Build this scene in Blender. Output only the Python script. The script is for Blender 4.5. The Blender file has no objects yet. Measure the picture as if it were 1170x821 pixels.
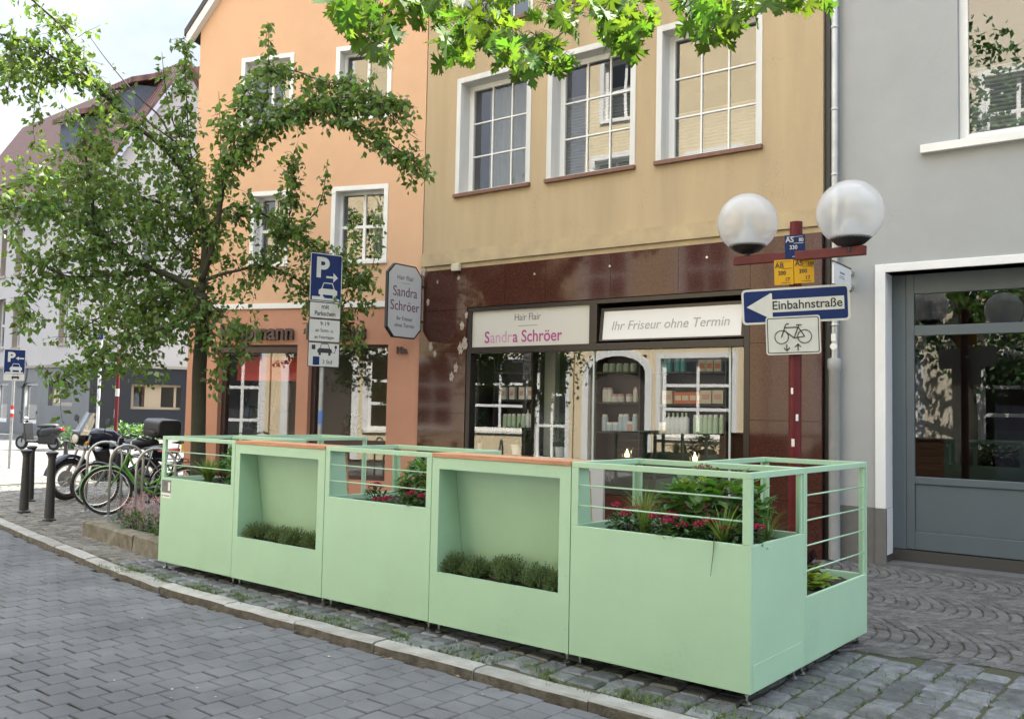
import bpy, math, random
from mathutils import Vector, Matrix, Euler
random.seed(7)
SC = bpy.context.scene
COL = SC.collection
R = math.radians
def V(*a): return Vector(a)

# ------------------------------------------------------------------ camera model (same numbers place far things)
YAW, PITCH, ROLL, FOC = 0.6832, 0.0563, 0.0207, 1033.96
CAM = V(2.1042, -4.6766, 1.573)
_f = V(-math.sin(YAW)*math.cos(PITCH), math.cos(YAW)*math.cos(PITCH), math.sin(PITCH))
_r0 = V(math.cos(YAW), math.sin(YAW), 0); _u0 = _r0.cross(_f)
_r = _r0*math.cos(ROLL) + _u0*math.sin(ROLL); _u = -_r0*math.sin(ROLL) + _u0*math.cos(ROLL)
def ray(px, py): return _f + _r*((px-585)/FOC) - _u*((py-410.5)/FOC)
def at(px, py, depth): return CAM + ray(px, py)*depth
def atz(px, py, z=0.0):
    d = ray(px, py); return CAM + d*((z-CAM.z)/d.z)
def atplane(px, py, p, n):
    d = ray(px, py); return CAM + d*((p-CAM).dot(n)/d.dot(n))
def proj(p):
    d = p-CAM; z = d.dot(_f)
    return (585+FOC*d.dot(_r)/z, 410.5-FOC*d.dot(_u)/z, z)

cd = bpy.data.cameras.new('camera'); cam = bpy.data.objects.new('camera', cd); COL.objects.link(cam)
cam.matrix_world = Matrix(((_r.x,_u.x,-_f.x,CAM.x),(_r.y,_u.y,-_f.y,CAM.y),(_r.z,_u.z,-_f.z,CAM.z),(0,0,0,1)))
cd.sensor_width = 36; cd.lens = 36*FOC/1170; cd.clip_end = 3000; cd.clip_start = 0.05
SC.camera = cam

# ------------------------------------------------------------------ materials
def mat(name, col, rough=0.6, metal=0.0, var=0.0, vscale=4.0, col2=None, bump=0.0, bscale=60.0, spec=0.5, coat=0.0,
        island=0.0, streak=False, trans=0.0, detail=4.0, coords='Object', specks=0.0, rvar=0.0, spscale=38.0, tmul=(2.9,2.5,.8)):
    m = bpy.data.materials.new(name); m.use_nodes = True
    nt = m.node_tree; n = nt.nodes; l = nt.links
    b = n['Principled BSDF']
    b.inputs['Roughness'].default_value = rough; b.inputs['Metallic'].default_value = metal
    b.inputs['Specular IOR Level'].default_value = spec
    if coat: b.inputs['Coat Weight'].default_value = coat; b.inputs['Coat Roughness'].default_value = 0.06
    c = (*col, 1); out = None
    b.inputs['Base Color'].default_value = c
    tc = n.new('ShaderNodeTexCoord')
    if var or col2:
        mp = n.new('ShaderNodeMapping'); l.new(tc.outputs[coords], mp.inputs[0])
        if streak: mp.inputs['Scale'].default_value = (1, 1, .12)
        no = n.new('ShaderNodeTexNoise'); no.inputs['Scale'].default_value = vscale; no.inputs['Detail'].default_value = detail
        no.inputs['Roughness'].default_value = .62
        l.new(mp.outputs[0], no.inputs['Vector'])
        mr = n.new('ShaderNodeMapRange'); mr.inputs[1].default_value = .32; mr.inputs[2].default_value = .68
        l.new(no.outputs[0], mr.inputs[0])
        mx = n.new('ShaderNodeMix'); mx.data_type = 'RGBA'
        a2 = tuple(col2) if col2 else tuple(max(0, x*(1-var)) for x in col)
        a1 = col if col2 else tuple(min(1, x*(1+var*.6)) for x in col)
        mx.inputs[6].default_value = (*a1, 1); mx.inputs[7].default_value = (*a2, 1)
        l.new(mr.outputs[0], mx.inputs[0]); out = mx.outputs[2]
    if island:
        g = n.new('ShaderNodeNewGeometry')
        hs = n.new('ShaderNodeHueSaturation')
        if out: l.new(out, hs.inputs['Color'])
        else: hs.inputs['Color'].default_value = c
        m1 = n.new('ShaderNodeMapRange'); m1.inputs[3].default_value = 1-island; m1.inputs[4].default_value = 1+island
        l.new(g.outputs['Random Per Island'], m1.inputs[0]); l.new(m1.outputs[0], hs.inputs['Value'])
        mm = n.new('ShaderNodeMath'); mm.operation = 'MULTIPLY'; mm.inputs[1].default_value = 7.31
        l.new(g.outputs['Random Per Island'], mm.inputs[0])
        fr = n.new('ShaderNodeMath'); fr.operation = 'FRACT'; l.new(mm.outputs[0], fr.inputs[0])
        m2 = n.new('ShaderNodeMapRange'); m2.inputs[3].default_value = .5-island*.07; m2.inputs[4].default_value = .5+island*.05
        l.new(fr.outputs[0], m2.inputs[0]); l.new(m2.outputs[0], hs.inputs['Hue'])
        out = hs.outputs[0]
    if specks:
        ns = n.new('ShaderNodeTexNoise'); ns.inputs['Scale'].default_value = spscale; ns.inputs['Detail'].default_value = 3; l.new(tc.outputs[coords], ns.inputs['Vector'])
        nb_ = n.new('ShaderNodeTexNoise'); nb_.inputs['Scale'].default_value = 2.3; l.new(tc.outputs[coords], nb_.inputs['Vector'])
        ml = n.new('ShaderNodeMath'); ml.operation = 'MULTIPLY'; l.new(ns.outputs[0], ml.inputs[0]); l.new(nb_.outputs[0], ml.inputs[1])
        rs = n.new('ShaderNodeMapRange'); rs.inputs[1].default_value = .36; rs.inputs[2].default_value = .42; rs.inputs[3].default_value = 0; rs.inputs[4].default_value = specks; l.new(ml.outputs[0], rs.inputs[0])
        dk = n.new('ShaderNodeMix'); dk.data_type = 'RGBA'; l.new(rs.outputs[0], dk.inputs[0])
        if out: l.new(out, dk.inputs[6])
        else: dk.inputs[6].default_value = c
        dk.inputs[7].default_value = (.06,.05,.04,1); out = dk.outputs[2]
    if rvar:
        nr = n.new('ShaderNodeTexNoise'); nr.inputs['Scale'].default_value = 3.1; nr.inputs['Detail'].default_value = 5; l.new(tc.outputs[coords], nr.inputs['Vector'])
        r2 = n.new('ShaderNodeMapRange'); r2.inputs[3].default_value = rough-rvar*.5; r2.inputs[4].default_value = rough+rvar; l.new(nr.outputs[0], r2.inputs[0]); l.new(r2.outputs[0], b.inputs['Roughness'])
    if out: l.new(out, b.inputs['Base Color'])
    if bump:
        nb = n.new('ShaderNodeTexNoise'); nb.inputs['Scale'].default_value = bscale; nb.inputs['Detail'].default_value = 5
        l.new(tc.outputs[coords], nb.inputs['Vector'])
        bp = n.new('ShaderNodeBump'); bp.inputs['Strength'].default_value = bump; bp.inputs['Distance'].default_value = .01
        l.new(nb.outputs[0], bp.inputs['Height']); l.new(bp.outputs[0], b.inputs['Normal'])
    if trans:
        t = n.new('ShaderNodeBsdfTranslucent')
        tcx = tuple(min(1, x*k) for x, k in zip(col, (2.4, 2.2, .9)))
        if out:
            gm = n.new('ShaderNodeMix'); gm.data_type = 'RGBA'; gm.blend_type = 'MULTIPLY'; gm.inputs[0].default_value = 1
            l.new(out, gm.inputs[6]); gm.inputs[7].default_value = (*tmul, 1); gm.clamp_result = False
            l.new(gm.outputs[2], t.inputs[0])
        else: t.inputs[0].default_value = (*tcx, 1)
        ms = n.new('ShaderNodeMixShader'); ms.inputs[0].default_value = trans
        l.new(b.outputs[0], ms.inputs[1]); l.new(t.outputs[0], ms.inputs[2])
        l.new(ms.outputs[0], n['Material Output'].inputs[0])
    return m

def glass_mat(name, tint=(.8,.84,.83), ior=1.75, wav=.0, rough=0.0):
    m = bpy.data.materials.new(name); m.use_nodes = True
    nt = m.node_tree; n = nt.nodes; l = nt.links
    for x in list(n):
        if x.type == 'BSDF_PRINCIPLED': n.remove(x)
    t = n.new('ShaderNodeBsdfTransparent'); t.inputs[0].default_value = (*tint, 1)
    g = n.new('ShaderNodeBsdfGlossy'); g.inputs['Roughness'].default_value = rough; g.inputs[0].default_value = (.95,.97,1,1)
    lw_ = n.new('ShaderNodeLayerWeight'); lw_.inputs[0].default_value = .5
    pw = n.new('ShaderNodeMath'); pw.operation = 'POWER'; pw.inputs[1].default_value = 4.0; l.new(lw_.outputs['Facing'], pw.inputs[0])
    fr = n.new('ShaderNodeMapRange'); f0 = ((ior-1)/(ior+1))**2*2; fr.inputs[3].default_value = f0; fr.inputs[4].default_value = 1.0; l.new(pw.outputs[0], fr.inputs[0])
    ms = n.new('ShaderNodeMixShader')
    l.new(fr.outputs[0], ms.inputs[0]); l.new(t.outputs[0], ms.inputs[1]); l.new(g.outputs[0], ms.inputs[2])
    l.new(ms.outputs[0], n['Material Output'].inputs[0])
    if wav:
        tc = n.new('ShaderNodeTexCoord'); no = n.new('ShaderNodeTexNoise'); no.inputs['Scale'].default_value = 1.3; no.inputs['Detail'].default_value = 1
        l.new(tc.outputs['Object'], no.inputs['Vector'])
        bp = n.new('ShaderNodeBump'); bp.inputs['Strength'].default_value = wav; bp.inputs['Distance'].default_value = .02
        l.new(no.outputs[0], bp.inputs['Height']); l.new(bp.outputs[0], g.inputs['Normal']); 
    return m

def emis_mat(name, col, s):
    m = bpy.data.materials.new(name); m.use_nodes = True
    b = m.node_tree.nodes['Principled BSDF']; b.inputs['Base Color'].default_value = (*col, 1)
    b.inputs['Emission Color'].default_value = (*col, 1); b.inputs['Emission Strength'].default_value = s
    return m

def granite_mat(name, c1, c2, c3, rough=.12, scale=55):
    m = bpy.data.materials.new(name); m.use_nodes = True
    nt = m.node_tree; n = nt.nodes; l = nt.links; b = n['Principled BSDF']
    tc = n.new('ShaderNodeTexCoord')
    vo = n.new('ShaderNodeTexVoronoi'); vo.inputs['Scale'].default_value = scale
    no = n.new('ShaderNodeTexNoise'); no.inputs['Scale'].default_value = scale*.35; no.inputs['Detail'].default_value = 6
    n3 = n.new('ShaderNodeTexNoise'); n3.inputs['Scale'].default_value = 1.7; n3.inputs['Detail'].default_value = 3
    for x in (vo, no, n3): l.new(tc.outputs['Object'], x.inputs['Vector'])
    cr = n.new('ShaderNodeValToRGB'); e = cr.color_ramp.elements
    e[0].position = .3; e[0].color = (*c1, 1); e[1].position = .72; e[1].color = (*c3, 1)
    e2 = cr.color_ramp.elements.new(.5); e2.color = (*c2, 1)
    ad = n.new('ShaderNodeMath'); ad.operation = 'ADD'
    sc = n.new('ShaderNodeMath'); sc.operation = 'MULTIPLY'; sc.inputs[1].default_value = .35
    s2 = n.new('ShaderNodeMath'); s2.operation = 'SUBTRACT'; s2.inputs[1].default_value = .5
    sp = n.new('ShaderNodeSeparateColor'); l.new(vo.outputs['Color'], sp.inputs[0]); l.new(sp.outputs[0], s2.inputs[0]); l.new(s2.outputs[0], sc.inputs[0])
    l.new(no.outputs[0], ad.inputs[0]); l.new(sc.outputs[0], ad.inputs[1]); l.new(ad.outputs[0], cr.inputs[0])
    mx = n.new('ShaderNodeMix'); mx.data_type = 'RGBA'; mx.blend_type = 'MULTIPLY'; mx.inputs[0].default_value = .35
    mr = n.new('ShaderNodeMapRange'); mr.inputs[3].default_value = .8; mr.inputs[4].default_value = 1.15; l.new(n3.outputs[0], mr.inputs[0])
    l.new(cr.outputs[0], mx.inputs[6]); l.new(mr.outputs[0], mx.inputs[7]); l.new(mx.outputs[2], b.inputs['Base Color'])
    b.inputs['Roughness'].default_value = rough; b.inputs['Specular IOR Level'].default_value = .32
    return m

# ------------------------------------------------------------------ mesh builder
class MB:
    def __init__(s, M=None): s.v = []; s.f = []; s.m = []; s.M = M; s.mi = 0
    def add(s, vs, fs):
        o = len(s.v)
        for p in vs:
            p = Vector(p); s.v.append(s.M @ p if s.M else p)
        for f in fs: s.f.append([i+o for i in f]); s.m.append(s.mi)
    def box(s, x0, x1, y0, y1, z0, z1):
        s.add([(x0,y0,z0),(x1,y0,z0),(x1,y1,z0),(x0,y1,z0),(x0,y0,z1),(x1,y0,z1),(x1,y1,z1),(x0,y1,z1)],
              [(0,3,2,1),(4,5,6,7),(0,1,5,4),(1,2,6,5),(2,3,7,6),(3,0,4,7)])
    def quad(s, a, b, c, d): s.add([a,b,c,d], [(0,1,2,3)])
    def hexa(s, bot, top): s.add(list(bot)+list(top), [(0,3,2,1),(4,5,6,7),(0,1,5,4),(1,2,6,5),(2,3,7,6),(3,0,4,7)])
    def tube(s, pts, r, n=8, closed=False, cap=True):
        pts = [Vector(p) for p in pts]; k = len(pts); rs = r if isinstance(r, (list, tuple)) else [r]*k
        vs = []; fs = []; N = None
        for i in range(k):
            if closed: t = pts[(i+1) % k]-pts[i-1]
            else: t = pts[min(i+1, k-1)]-pts[max(i-1, 0)]
            if t.length < 1e-9: t = V(0,0,1)
            t.normalize()
            if N is None:
                N = t.cross(V(0,0,1))
                if N.length < .1: N = t.cross(V(1,0,0))
            N = (N - t*N.dot(t))
            if N.length < 1e-6: N = t.orthogonal()
            N.normalize(); B = t.cross(N)
            for j in range(n):
                a = 2*math.pi*j/n; vs.append(pts[i]+(N*math.cos(a)+B*math.sin(a))*rs[i])
        for i in range(k if closed else k-1):
            for j in range(n):
                a = i*n+j; b = i*n+(j+1) % n; c = ((i+1) % k)*n+(j+1) % n; d = ((i+1) % k)*n+j
                fs.append((a,b,c,d))
        if cap and not closed:
            fs.append(tuple(reversed(range(n)))); fs.append(tuple(range((k-1)*n, k*n)))
        s.add(vs, fs)
    def lathe(s, prof, n=24, c=(0,0,0), axis='z'):
        vs = []; fs = []; k = len(prof); c = Vector(c)
        for r, z in prof:
            for j in range(n):
                a = 2*math.pi*j/n; x, y = r*math.cos(a), r*math.sin(a)
                vs.append(c+(V(x,y,z) if axis == 'z' else V(x,z,y) if axis == 'y' else V(z,x,y)))
        for i in range(k-1):
            for j in range(n):
                fs.append((i*n+j, i*n+(j+1) % n, (i+1)*n+(j+1) % n, (i+1)*n+j))
        if prof[0][0] > 1e-5: fs.append(tuple(reversed(range(n))))
        if prof[-1][0] > 1e-5: fs.append(tuple(range((k-1)*n, k*n)))
        s.add(vs, fs)
    def prism(s, poly, w0, w1, fn):
        n = len(poly)
        vs = [fn(u,v,w0) for u,v in poly]+[fn(u,v,w1) for u,v in poly]
        fs = [tuple(range(n)), tuple(reversed(range(n,2*n)))]+[(i,i+n,(i+1) % n+n,(i+1) % n) for i in range(n)]
        s.add(vs, fs)
    def bar(s, a, b, w, h, up=(0,0,1)):
        a, b = Vector(a), Vector(b); t = (b-a).normalized(); U = Vector(up)
        x = t.cross(U)
        if x.length < 1e-4: x = t.cross(V(1,0,0))
        x.normalize(); y = x.cross(t); x *= w/2; y *= h/2
        s.hexa([a-x-y,a+x-y,a+x+y,a-x+y], [b-x-y,b+x-y,b+x+y,b-x+y])
    def build(s, name, mats, parent=None, smooth=False, bevel=0, seg=2):
        me = bpy.data.meshes.new(name); me.from_pydata([tuple(p) for p in s.v], [], s.f)
        if not isinstance(mats, (list, tuple)): mats = [mats]
        for m in mats: me.materials.append(m)
        if len(mats) > 1: me.polygons.foreach_set('material_index', s.m)
        if smooth: me.polygons.foreach_set('use_smooth', [True]*len(me.polygons))
        me.update()
        o = bpy.data.objects.new(name, me); COL.objects.link(o)
        if parent: o.parent = parent
        if smooth == 'auto':
            try: me.set_sharp_from_angle(angle=R(40))
            except Exception: pass
        if bevel:
            b = o.modifiers.new('bevel', 'BEVEL'); b.width = bevel; b.segments = seg; b.limit_method = 'ANGLE'; b.angle_limit = R(35)
        return o

def thing(name, label, cat, loc=(0,0,0), rz=0.0, group=None):
    o = bpy.data.objects.new(name, None); COL.objects.link(o); o.empty_display_size = .1
    o.location = loc; o.rotation_euler = (0,0,rz)
    return tag(o, label, cat, group)
def tag(o, label, cat, group=None):
    o['label'] = label; o['category'] = cat
    if group: o['group'] = group
    return o
def struct(o, kind='structure'): o['kind'] = kind; return o
def dup(root, loc, rz=None, label=None, group=None, scale=None):
    r = root.copy(); COL.objects.link(r); r.location = loc
    if rz is not None: r.rotation_euler = (0,0,rz)
    if scale: r.scale = scale
    if label: r['label'] = label
    if group: r['group'] = group
    for ch in list(root.children):
        c = ch.copy(); COL.objects.link(c); c.parent = r
        for g in list(ch.children):
            d = g.copy(); COL.objects.link(d); d.parent = c
    return r

def text(s, size, parent, m, loc, sx=1.0, align='LEFT', name='lettering', rot=None, ext=.001, bold=0.0, mirror=False):
    cu = bpy.data.curves.new(name, 'FONT'); cu.body = s; cu.size = size; cu.align_x = align; cu.extrude = ext; cu.offset = bold
    cu.resolution_u = 4
    o = bpy.data.objects.new(name, cu); COL.objects.link(o)
    dg = bpy.context.evaluated_depsgraph_get(); me = bpy.data.meshes.new_from_object(o.evaluated_get(dg))
    COL.objects.unlink(o); bpy.data.objects.remove(o)
    me.name = name; me.materials.clear(); me.materials.append(m)
    t = bpy.data.objects.new(name, me); COL.objects.link(t); t.parent = parent
    t.location = loc; t.rotation_euler = rot if rot else (R(90),0,0); t.scale = (sx,1,1)
    return t

# ------------------------------------------------------------------ shared materials
def mint_mat():
    return mat('mint powder coat', (.37,.565,.40), rough=.33, var=.05, vscale=2.2, bump=.10, bscale=5, specks=.05, rvar=.15)
MINT = mint_mat()
WOOD = mat('larch wood', (.50,.245,.13), rough=.55, var=.35, vscale=9, bump=.15, bscale=90)
WOOD.node_tree.nodes['Mapping'].inputs['Scale'].default_value = (.25,4,4)
STEEL = mat('stainless steel', (.55,.55,.53), rough=.28, metal=1)
ZINC = mat('zinc sheet', (.42,.44,.45), rough=.38, metal=.85, var=.15, vscale=6)
SOIL = mat('potting soil', (.022,.016,.011), rough=.95, var=.5, vscale=60, bump=.8, bscale=90)
WHITE = mat('white paint', (.72,.72,.70), rough=.45, var=.05, vscale=3)
OFFW = mat('white window frame', (.76,.76,.74), rough=.35)
BLACK = mat('black paint', (.015,.015,.016), rough=.4)
RUBBER = mat('rubber', (.018,.018,.018), rough=.75)
DARKMET = mat('dark metal', (.05,.05,.055), rough=.4, metal=.6)
CHROME = mat('chrome', (.7,.7,.7), rough=.15, metal=1)
GLASS = glass_mat('window glass', tint=(.6,.63,.62), ior=1.8, wav=.05)
SHOPGLASS = glass_mat('shop window glass', tint=(.95,.97,.96), ior=1.68, wav=.012)
DOORGLASS = glass_mat('door glass', tint=(.6,.64,.64), ior=1.55, wav=.01)
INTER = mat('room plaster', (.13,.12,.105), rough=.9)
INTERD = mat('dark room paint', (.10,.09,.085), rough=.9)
CURT = mat('white curtain', (.62,.62,.62), rough=.9, trans=.25)
BLIND = mat('pleated blind', (.30,.305,.30), rough=.8)
LEAF = mat('tree leaf', (.088,.158,.038), rough=.45, island=.42, trans=.36, tmul=(2.0,1.9,.8), spec=.5)
MAPLE = mat('maple leaf', (.060,.125,.020), rough=.62, spec=.2, island=.4, trans=.36, tmul=(2.2,2.0,.8))
BARK = mat('bark', (.045,.037,.026), rough=.9, var=.5, vscale=14, bump=.8, bscale=40, col2=(.028,.034,.015))
TWIG = mat('twig bark', (.055,.04,.028), rough=.85)
GRASSM = mat('grass blade', (.11,.19,.045), rough=.6, island=.35, trans=.25)
GREEN = mat('plant leaf', (.05,.13,.03), rough=.4, island=.35, trans=.25)
DGREEN = mat('dark plant leaf', (.03,.085,.025), rough=.4, island=.35, trans=.2)
LGREEN = mat('lime plant leaf', (.17,.26,.05), rough=.5, island=.25, trans=.25)
SAGE = mat('thyme leaf', (.085,.135,.055), rough=.7, island=.4, trans=.15)
CRIMSON = mat('crimson petal', (.27,.008,.055), rough=.55, island=.35, trans=.2)
PINK = mat('pink petal', (.50,.22,.30), rough=.6, island=.3, trans=.2)
RUSTP = mat('brownish flower head', (.22,.10,.06), rough=.7, island=.3)
# ------------------------------------------------------------------ ground, road, kerb, pavement
KP = [(-60,8.6),(-40,5.2),(-20,1.85),(-14,.88),(-12,.56),(-10.3,.28),(-8.8,.03),(-7.6,-.14),(-6.5,-.29),(-5.6,-.42),(-4.6,-.46),(0,-.46),(14,-.46)]
def ky(x):
    for (a,b),(c,d) in zip(KP, KP[1:]):
        if a <= x <= c: return b+(d-b)*(x-a)/(c-a)
    return KP[0][1] if x < KP[0][0] else KP[-1][1]
rnd = random.Random(3)
ASPH = mat('far street stone', (.15,.15,.152), rough=.9, var=.3, vscale=.6, bump=.3, bscale=12)
g = MB(); g.quad((-400,-400,-.095),(400,-400,-.095),(400,400,-.095),(-400,400,-.095)); struct(g.build('ground', ASPH))

def stone(mb, c, z, ch=.008, dz=.03, tilt=.002):
    cx = sum(p[0] for p in c)/4; cy = sum(p[1] for p in c)/4
    tx, ty = rnd.uniform(-tilt,tilt)*8, rnd.uniform(-tilt,tilt)*8
    top = []; mid = []; bot = []
    for x, y in c:
        d = math.hypot(x-cx, y-cy); k = (d-ch*1.4)/d
        zz = z+tx*(x-cx)+ty*(y-cy)
        top.append((cx+(x-cx)*k, cy+(y-cy)*k, zz)); mid.append((x,y,zz-ch)); bot.append((x,y,z-dz))
    o = len(mb.v)
    mb.add(top+mid+bot, [(0,1,2,3)]+[(i+4,(i+1)%4+4,(i+1)%4,i) for i in range(4)]+[(i+8,(i+1)%4+8,(i+1)%4+4,i+4) for i in range(4)])

PAVER = mat('concrete paver', (.128,.133,.143), rough=.82, spec=.3, var=.32, vscale=1.1, island=.075, specks=.35, spscale=70, detail=8, rvar=.15, bump=.35, bscale=260)
JOINT = mat('paver joint grit', (.012,.012,.012), rough=.95, var=.5, vscale=30, bump=.5)
m = MB(); m.quad((-60,-9,-.082),(14,-9,-.082),(14,1.5,-.082),(-60,17,-.082)); struct(m.build('road_bed', JOINT))
m = MB(); PX, PY = .188, .163; ZR = -.06
i = 0; x = -14.0
while x < 4.2:
    y = -6.6+(PY/2 if i % 2 else 0)+rnd.uniform(-.006,.006)
    xo = rnd.uniform(-.002,.002)
    while y < 3:
        kx = ky(x+PX/2)-.012
        if y+PY*.25 > kx: break
        y1 = min(y+PY-.004-rnd.choice((.002,.004,.008)), kx); gz = rnd.uniform(-.0022,.0022)
        w = .004
        a = rnd.uniform(-.003,.003)
        stone(m, [(x+.002+xo,y+.001+a),(x+PX-.002+xo,y+.001-a),(x+PX-.002+xo,y1-a),(x+.002+xo,y1+a)], ZR+gz, ch=.005, dz=.02, tilt=.0012)
        y += PY
    x += PX; i += 1
struct(m.build('road', PAVER))
# kerb stones
KERB = mat('granite kerb', (.36,.36,.345), rough=.85, var=.35, vscale=5, col2=(.23,.225,.205), bump=.6, bscale=120, island=.16)
m = MB(); x = 4.0
while x > -16:
    L = rnd.uniform(.82,1.05); xa, xb = x-L+.008, x
    ya, yb = ky(xa), ky(xb); dzz = rnd.uniform(-.006,.005)
    n = 5; top = []; tp2 = []
    prevs = None
    for k in range(n+1):
        t = k/n; xx = xa+(xb-xa)*t; yy = ya+(yb-ya)*t
        e = rnd.uniform(-.006,.006); h = rnd.uniform(-.004,.003)+dzz
        e0 = .012 if k in (0,n) else 0
        sec = [(xx,yy+e+.004,-.09),(xx,yy+e,-.010+h),(xx,yy+e*.6+.011+e0,.002+h),(xx,yy+.128+e*.4,.004+h),(xx,yy+.14,-.02)]
        o = len(m.v); m.add(sec, [])
        if prevs is not None:
            for j in range(4): m.f.append([prevs+j, o+j, o+j+1, prevs+j+1]); m.m.append(1 if j == 0 else 0)
        else: m.f.append([o+4,o+3,o+2,o+1,o]); m.m.append(1)
        prevs = o
    m.f.append([prevs,prevs+1,prevs+2,prevs+3,prevs+4]); m.m.append(0)
    x -= L
struct(m.build('kerb', [KERB, mat('dirty kerb face', (.155,.145,.125), rough=.95, var=.5, vscale=9, col2=(.07,.062,.05), bump=.8, bscale=50)]))
# pavement bedding and stones
MOSS = mat('mossy joint sand', (.055,.048,.034), rough=.95, var=.5, vscale=5, col2=(.045,.058,.02), bump=.8, bscale=70, detail=8)
m = MB(); xs = [-16+k*.5 for k in range(41)]
for a, b in zip(xs, xs[1:]): m.quad((a,ky(a)+.12,-.013),(b,ky(b)+.12,-.013),(b,7.5,-.013),(a,7.5,-.013))
struct(m.build('pavement_bed', MOSS))
SETT = mat('basalt sett', (.125,.132,.142), rough=.5, var=.4, vscale=14, island=.42, bump=.6, bscale=45)
SETT2 = mat('small basalt sett', (.100,.098,.096), rough=.68, var=.3, vscale=16, island=.30, bump=.5, bscale=60)
SETT3 = mat('worn pale sett', (.15,.142,.125), rough=.8, var=.35, vscale=10, island=.28, bump=.5, bscale=50)
def fan_zone(x, y): return x > -2.6 and y > 1.62+.12*math.sin(x*2.1)+.1*x
m = MB(); m3 = MB()
x = -15.6
while x < 4.6:
    w = rnd.uniform(.165,.205)
    y = ky(x+w/2)+.15+rnd.uniform(0,.06)
    while y < 7.2:
        h = rnd.uniform(.125,.165)
        if fan_zone(x+w/2, y+h): break
        if -8.35 < x+w/2 < -6.4 and .72 < y+h/2 < 2.1: y += h; continue
        j = lambda: rnd.uniform(-.013,.013)
        big = (x > -6.6)
        gp = .010 if big else .008
        stone(m if big else m3, [(x+gp+j(),y+gp+j()),(x+w-gp+j(),y+gp+j()),(x+w-gp+j(),y+h-gp+j()),(x+gp+j(),y+h-gp+j())], rnd.uniform(-.004,.005), ch=.014, tilt=.004)
        y += h
    x += w-.006
struct(m.build('pavement', SETT)); struct(m3.build('pavement', SETT3))
m = MB()
LW = 1.32; SP = .098
for lane in range(-1, 5):
    yc = 2.15+lane*LW
    k = 0
    for a in range(105):
        xo = -3.9+a*SP+(lane % 2)*.05
        nst = 14; dirr = 1 if lane % 2 == 0 else 1
        for q in range(nst):
            def P(qq, da):
                v = (qq/nst-.5); yy = yc+v*LW
                return (xo+da+.34*math.cos(v*math.pi*.98), yy)
            g0 = .0055; dq = .005*nst/LW
            jj = lambda: rnd.uniform(-.006,.006)
            c = [P(q+dq,g0), P(q+1-dq,g0), P(q+1-dq,SP-g0), P(q+dq,SP-g0)]
            c = [(p[0]+jj(), p[1]+jj()) for p in c][::-1]
            mx = sum(p[0] for p in c)/4; my = sum(p[1] for p in c)/4
            if not fan_zone(mx, my-.02) or mx > 4.6 or my > 6.0: continue
            stone(m, c, rnd.uniform(-.004,.004), ch=.008, tilt=.006)
struct(m.build('pavement', SETT2))
# far square (left) - one sheet of setts
def sett_sheet():
    m = bpy.data.materials.new('far setts'); m.use_nodes = True; nt = m.node_tree; n = nt.nodes; l = nt.links; b = n['Principled BSDF']
    tc = n.new('ShaderNodeTexCoord'); vo = n.new('ShaderNodeTexVoronoi'); vo.inputs['Scale'].default_value = 6.5
    ve = n.new('ShaderNodeTexVoronoi'); ve.feature = 'DISTANCE_TO_EDGE'; ve.inputs['Scale'].default_value = 6.5
    for q in (vo, ve): l.new(tc.outputs['Object'], q.inputs['Vector']); q.inputs['Randomness'].default_value = .45
    cr = n.new('ShaderNodeValToRGB'); cr.color_ramp.elements[0].position = .02; cr.color_ramp.elements[0].color = (.03,.03,.025,1)
    cr.color_ramp.elements[1].position = .09; cr.color_ramp.elements[1].color = (.125,.123,.118,1); l.new(ve.outputs[0], cr.inputs[0])
    hs = n.new('ShaderNodeHueSaturation'); l.new(cr.outputs[0], hs.inputs['Color'])
    sp = n.new('ShaderNodeSeparateColor'); l.new(vo.outputs['Color'], sp.inputs[0])
    mr = n.new('ShaderNodeMapRange'); mr.inputs[3].default_value = .7; mr.inputs[4].default_value = 1.25; l.new(sp.outputs[0], mr.inputs[0])
    l.new(mr.outputs[0], hs.inputs['Value']); l.new(hs.outputs[0], b.inputs['Base Color']); b.inputs['Roughness'].default_value = .8
    bp = n.new('ShaderNodeBump'); bp.inputs['Strength'].default_value = .5; bp.inputs['Distance'].default_value = .02
    l.new(ve.outputs[0], bp.inputs['Height']); l.new(bp.outputs[0], b.inputs['Normal'])
    return m
m = MB(); xs = [-60+k*2 for k in range(23)]
for a, b in zip(xs, xs[1:]):
    ya, yb = ky(a)+.12, ky(b)+.12
    m.quad((a,ya,-.004),(b,yb,-.004),(b,60,-.004),(a,60,-.004))
struct(m.build('square', sett_sheet()))
# moss and grass in the joints round the planters
m = MB()
for k in range(15000):
    x = rnd.uniform(-6.6,1.4); y = rnd.gauss(-.22,.06) if rnd.random() < .5 else rnd.uniform(-.32,1.5)
    if x < -.05 and y > .25: continue
    if -7 < x and rnd.random() < .5 and y > -.1 and x < 0: continue
    cl = math.sin(x*7.3+math.sin(y*9))*math.sin(x*2.9+y*11)
    if cl < -.05: continue
    a = rnd.uniform(0,6.28); h = rnd.uniform(.006,.028); w = rnd.uniform(.002,.005); d = V(math.cos(a),math.sin(a),0); p = V(x,y,-.012)
    q = V(-d.y,d.x,0)*w
    m.add([p-q,p+q,p+d*h*.8+V(0,0,h+.012)], [(0,1,2)])
o = m.build('moss_tufts', mat('joint grass', (.09,.15,.03), rough=.8, island=.4)); struct(o, 'stuff')
m = MB()
for k in range(120):   # pale bits of litter and petals on the road
    x = rnd.uniform(-9,0); y = rnd.uniform(-3.6,-.6); s_ = rnd.uniform(.003,.010); a = rnd.uniform(0,6)
    m.add([(x+s_*math.cos(a+q*1.57)*(1.4 if q % 2 else .8), y+s_*math.sin(a+q*1.57), ZR+.004+rnd.uniform(0,.002)) for q in range(4)], [(0,1,2,3)])
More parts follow.
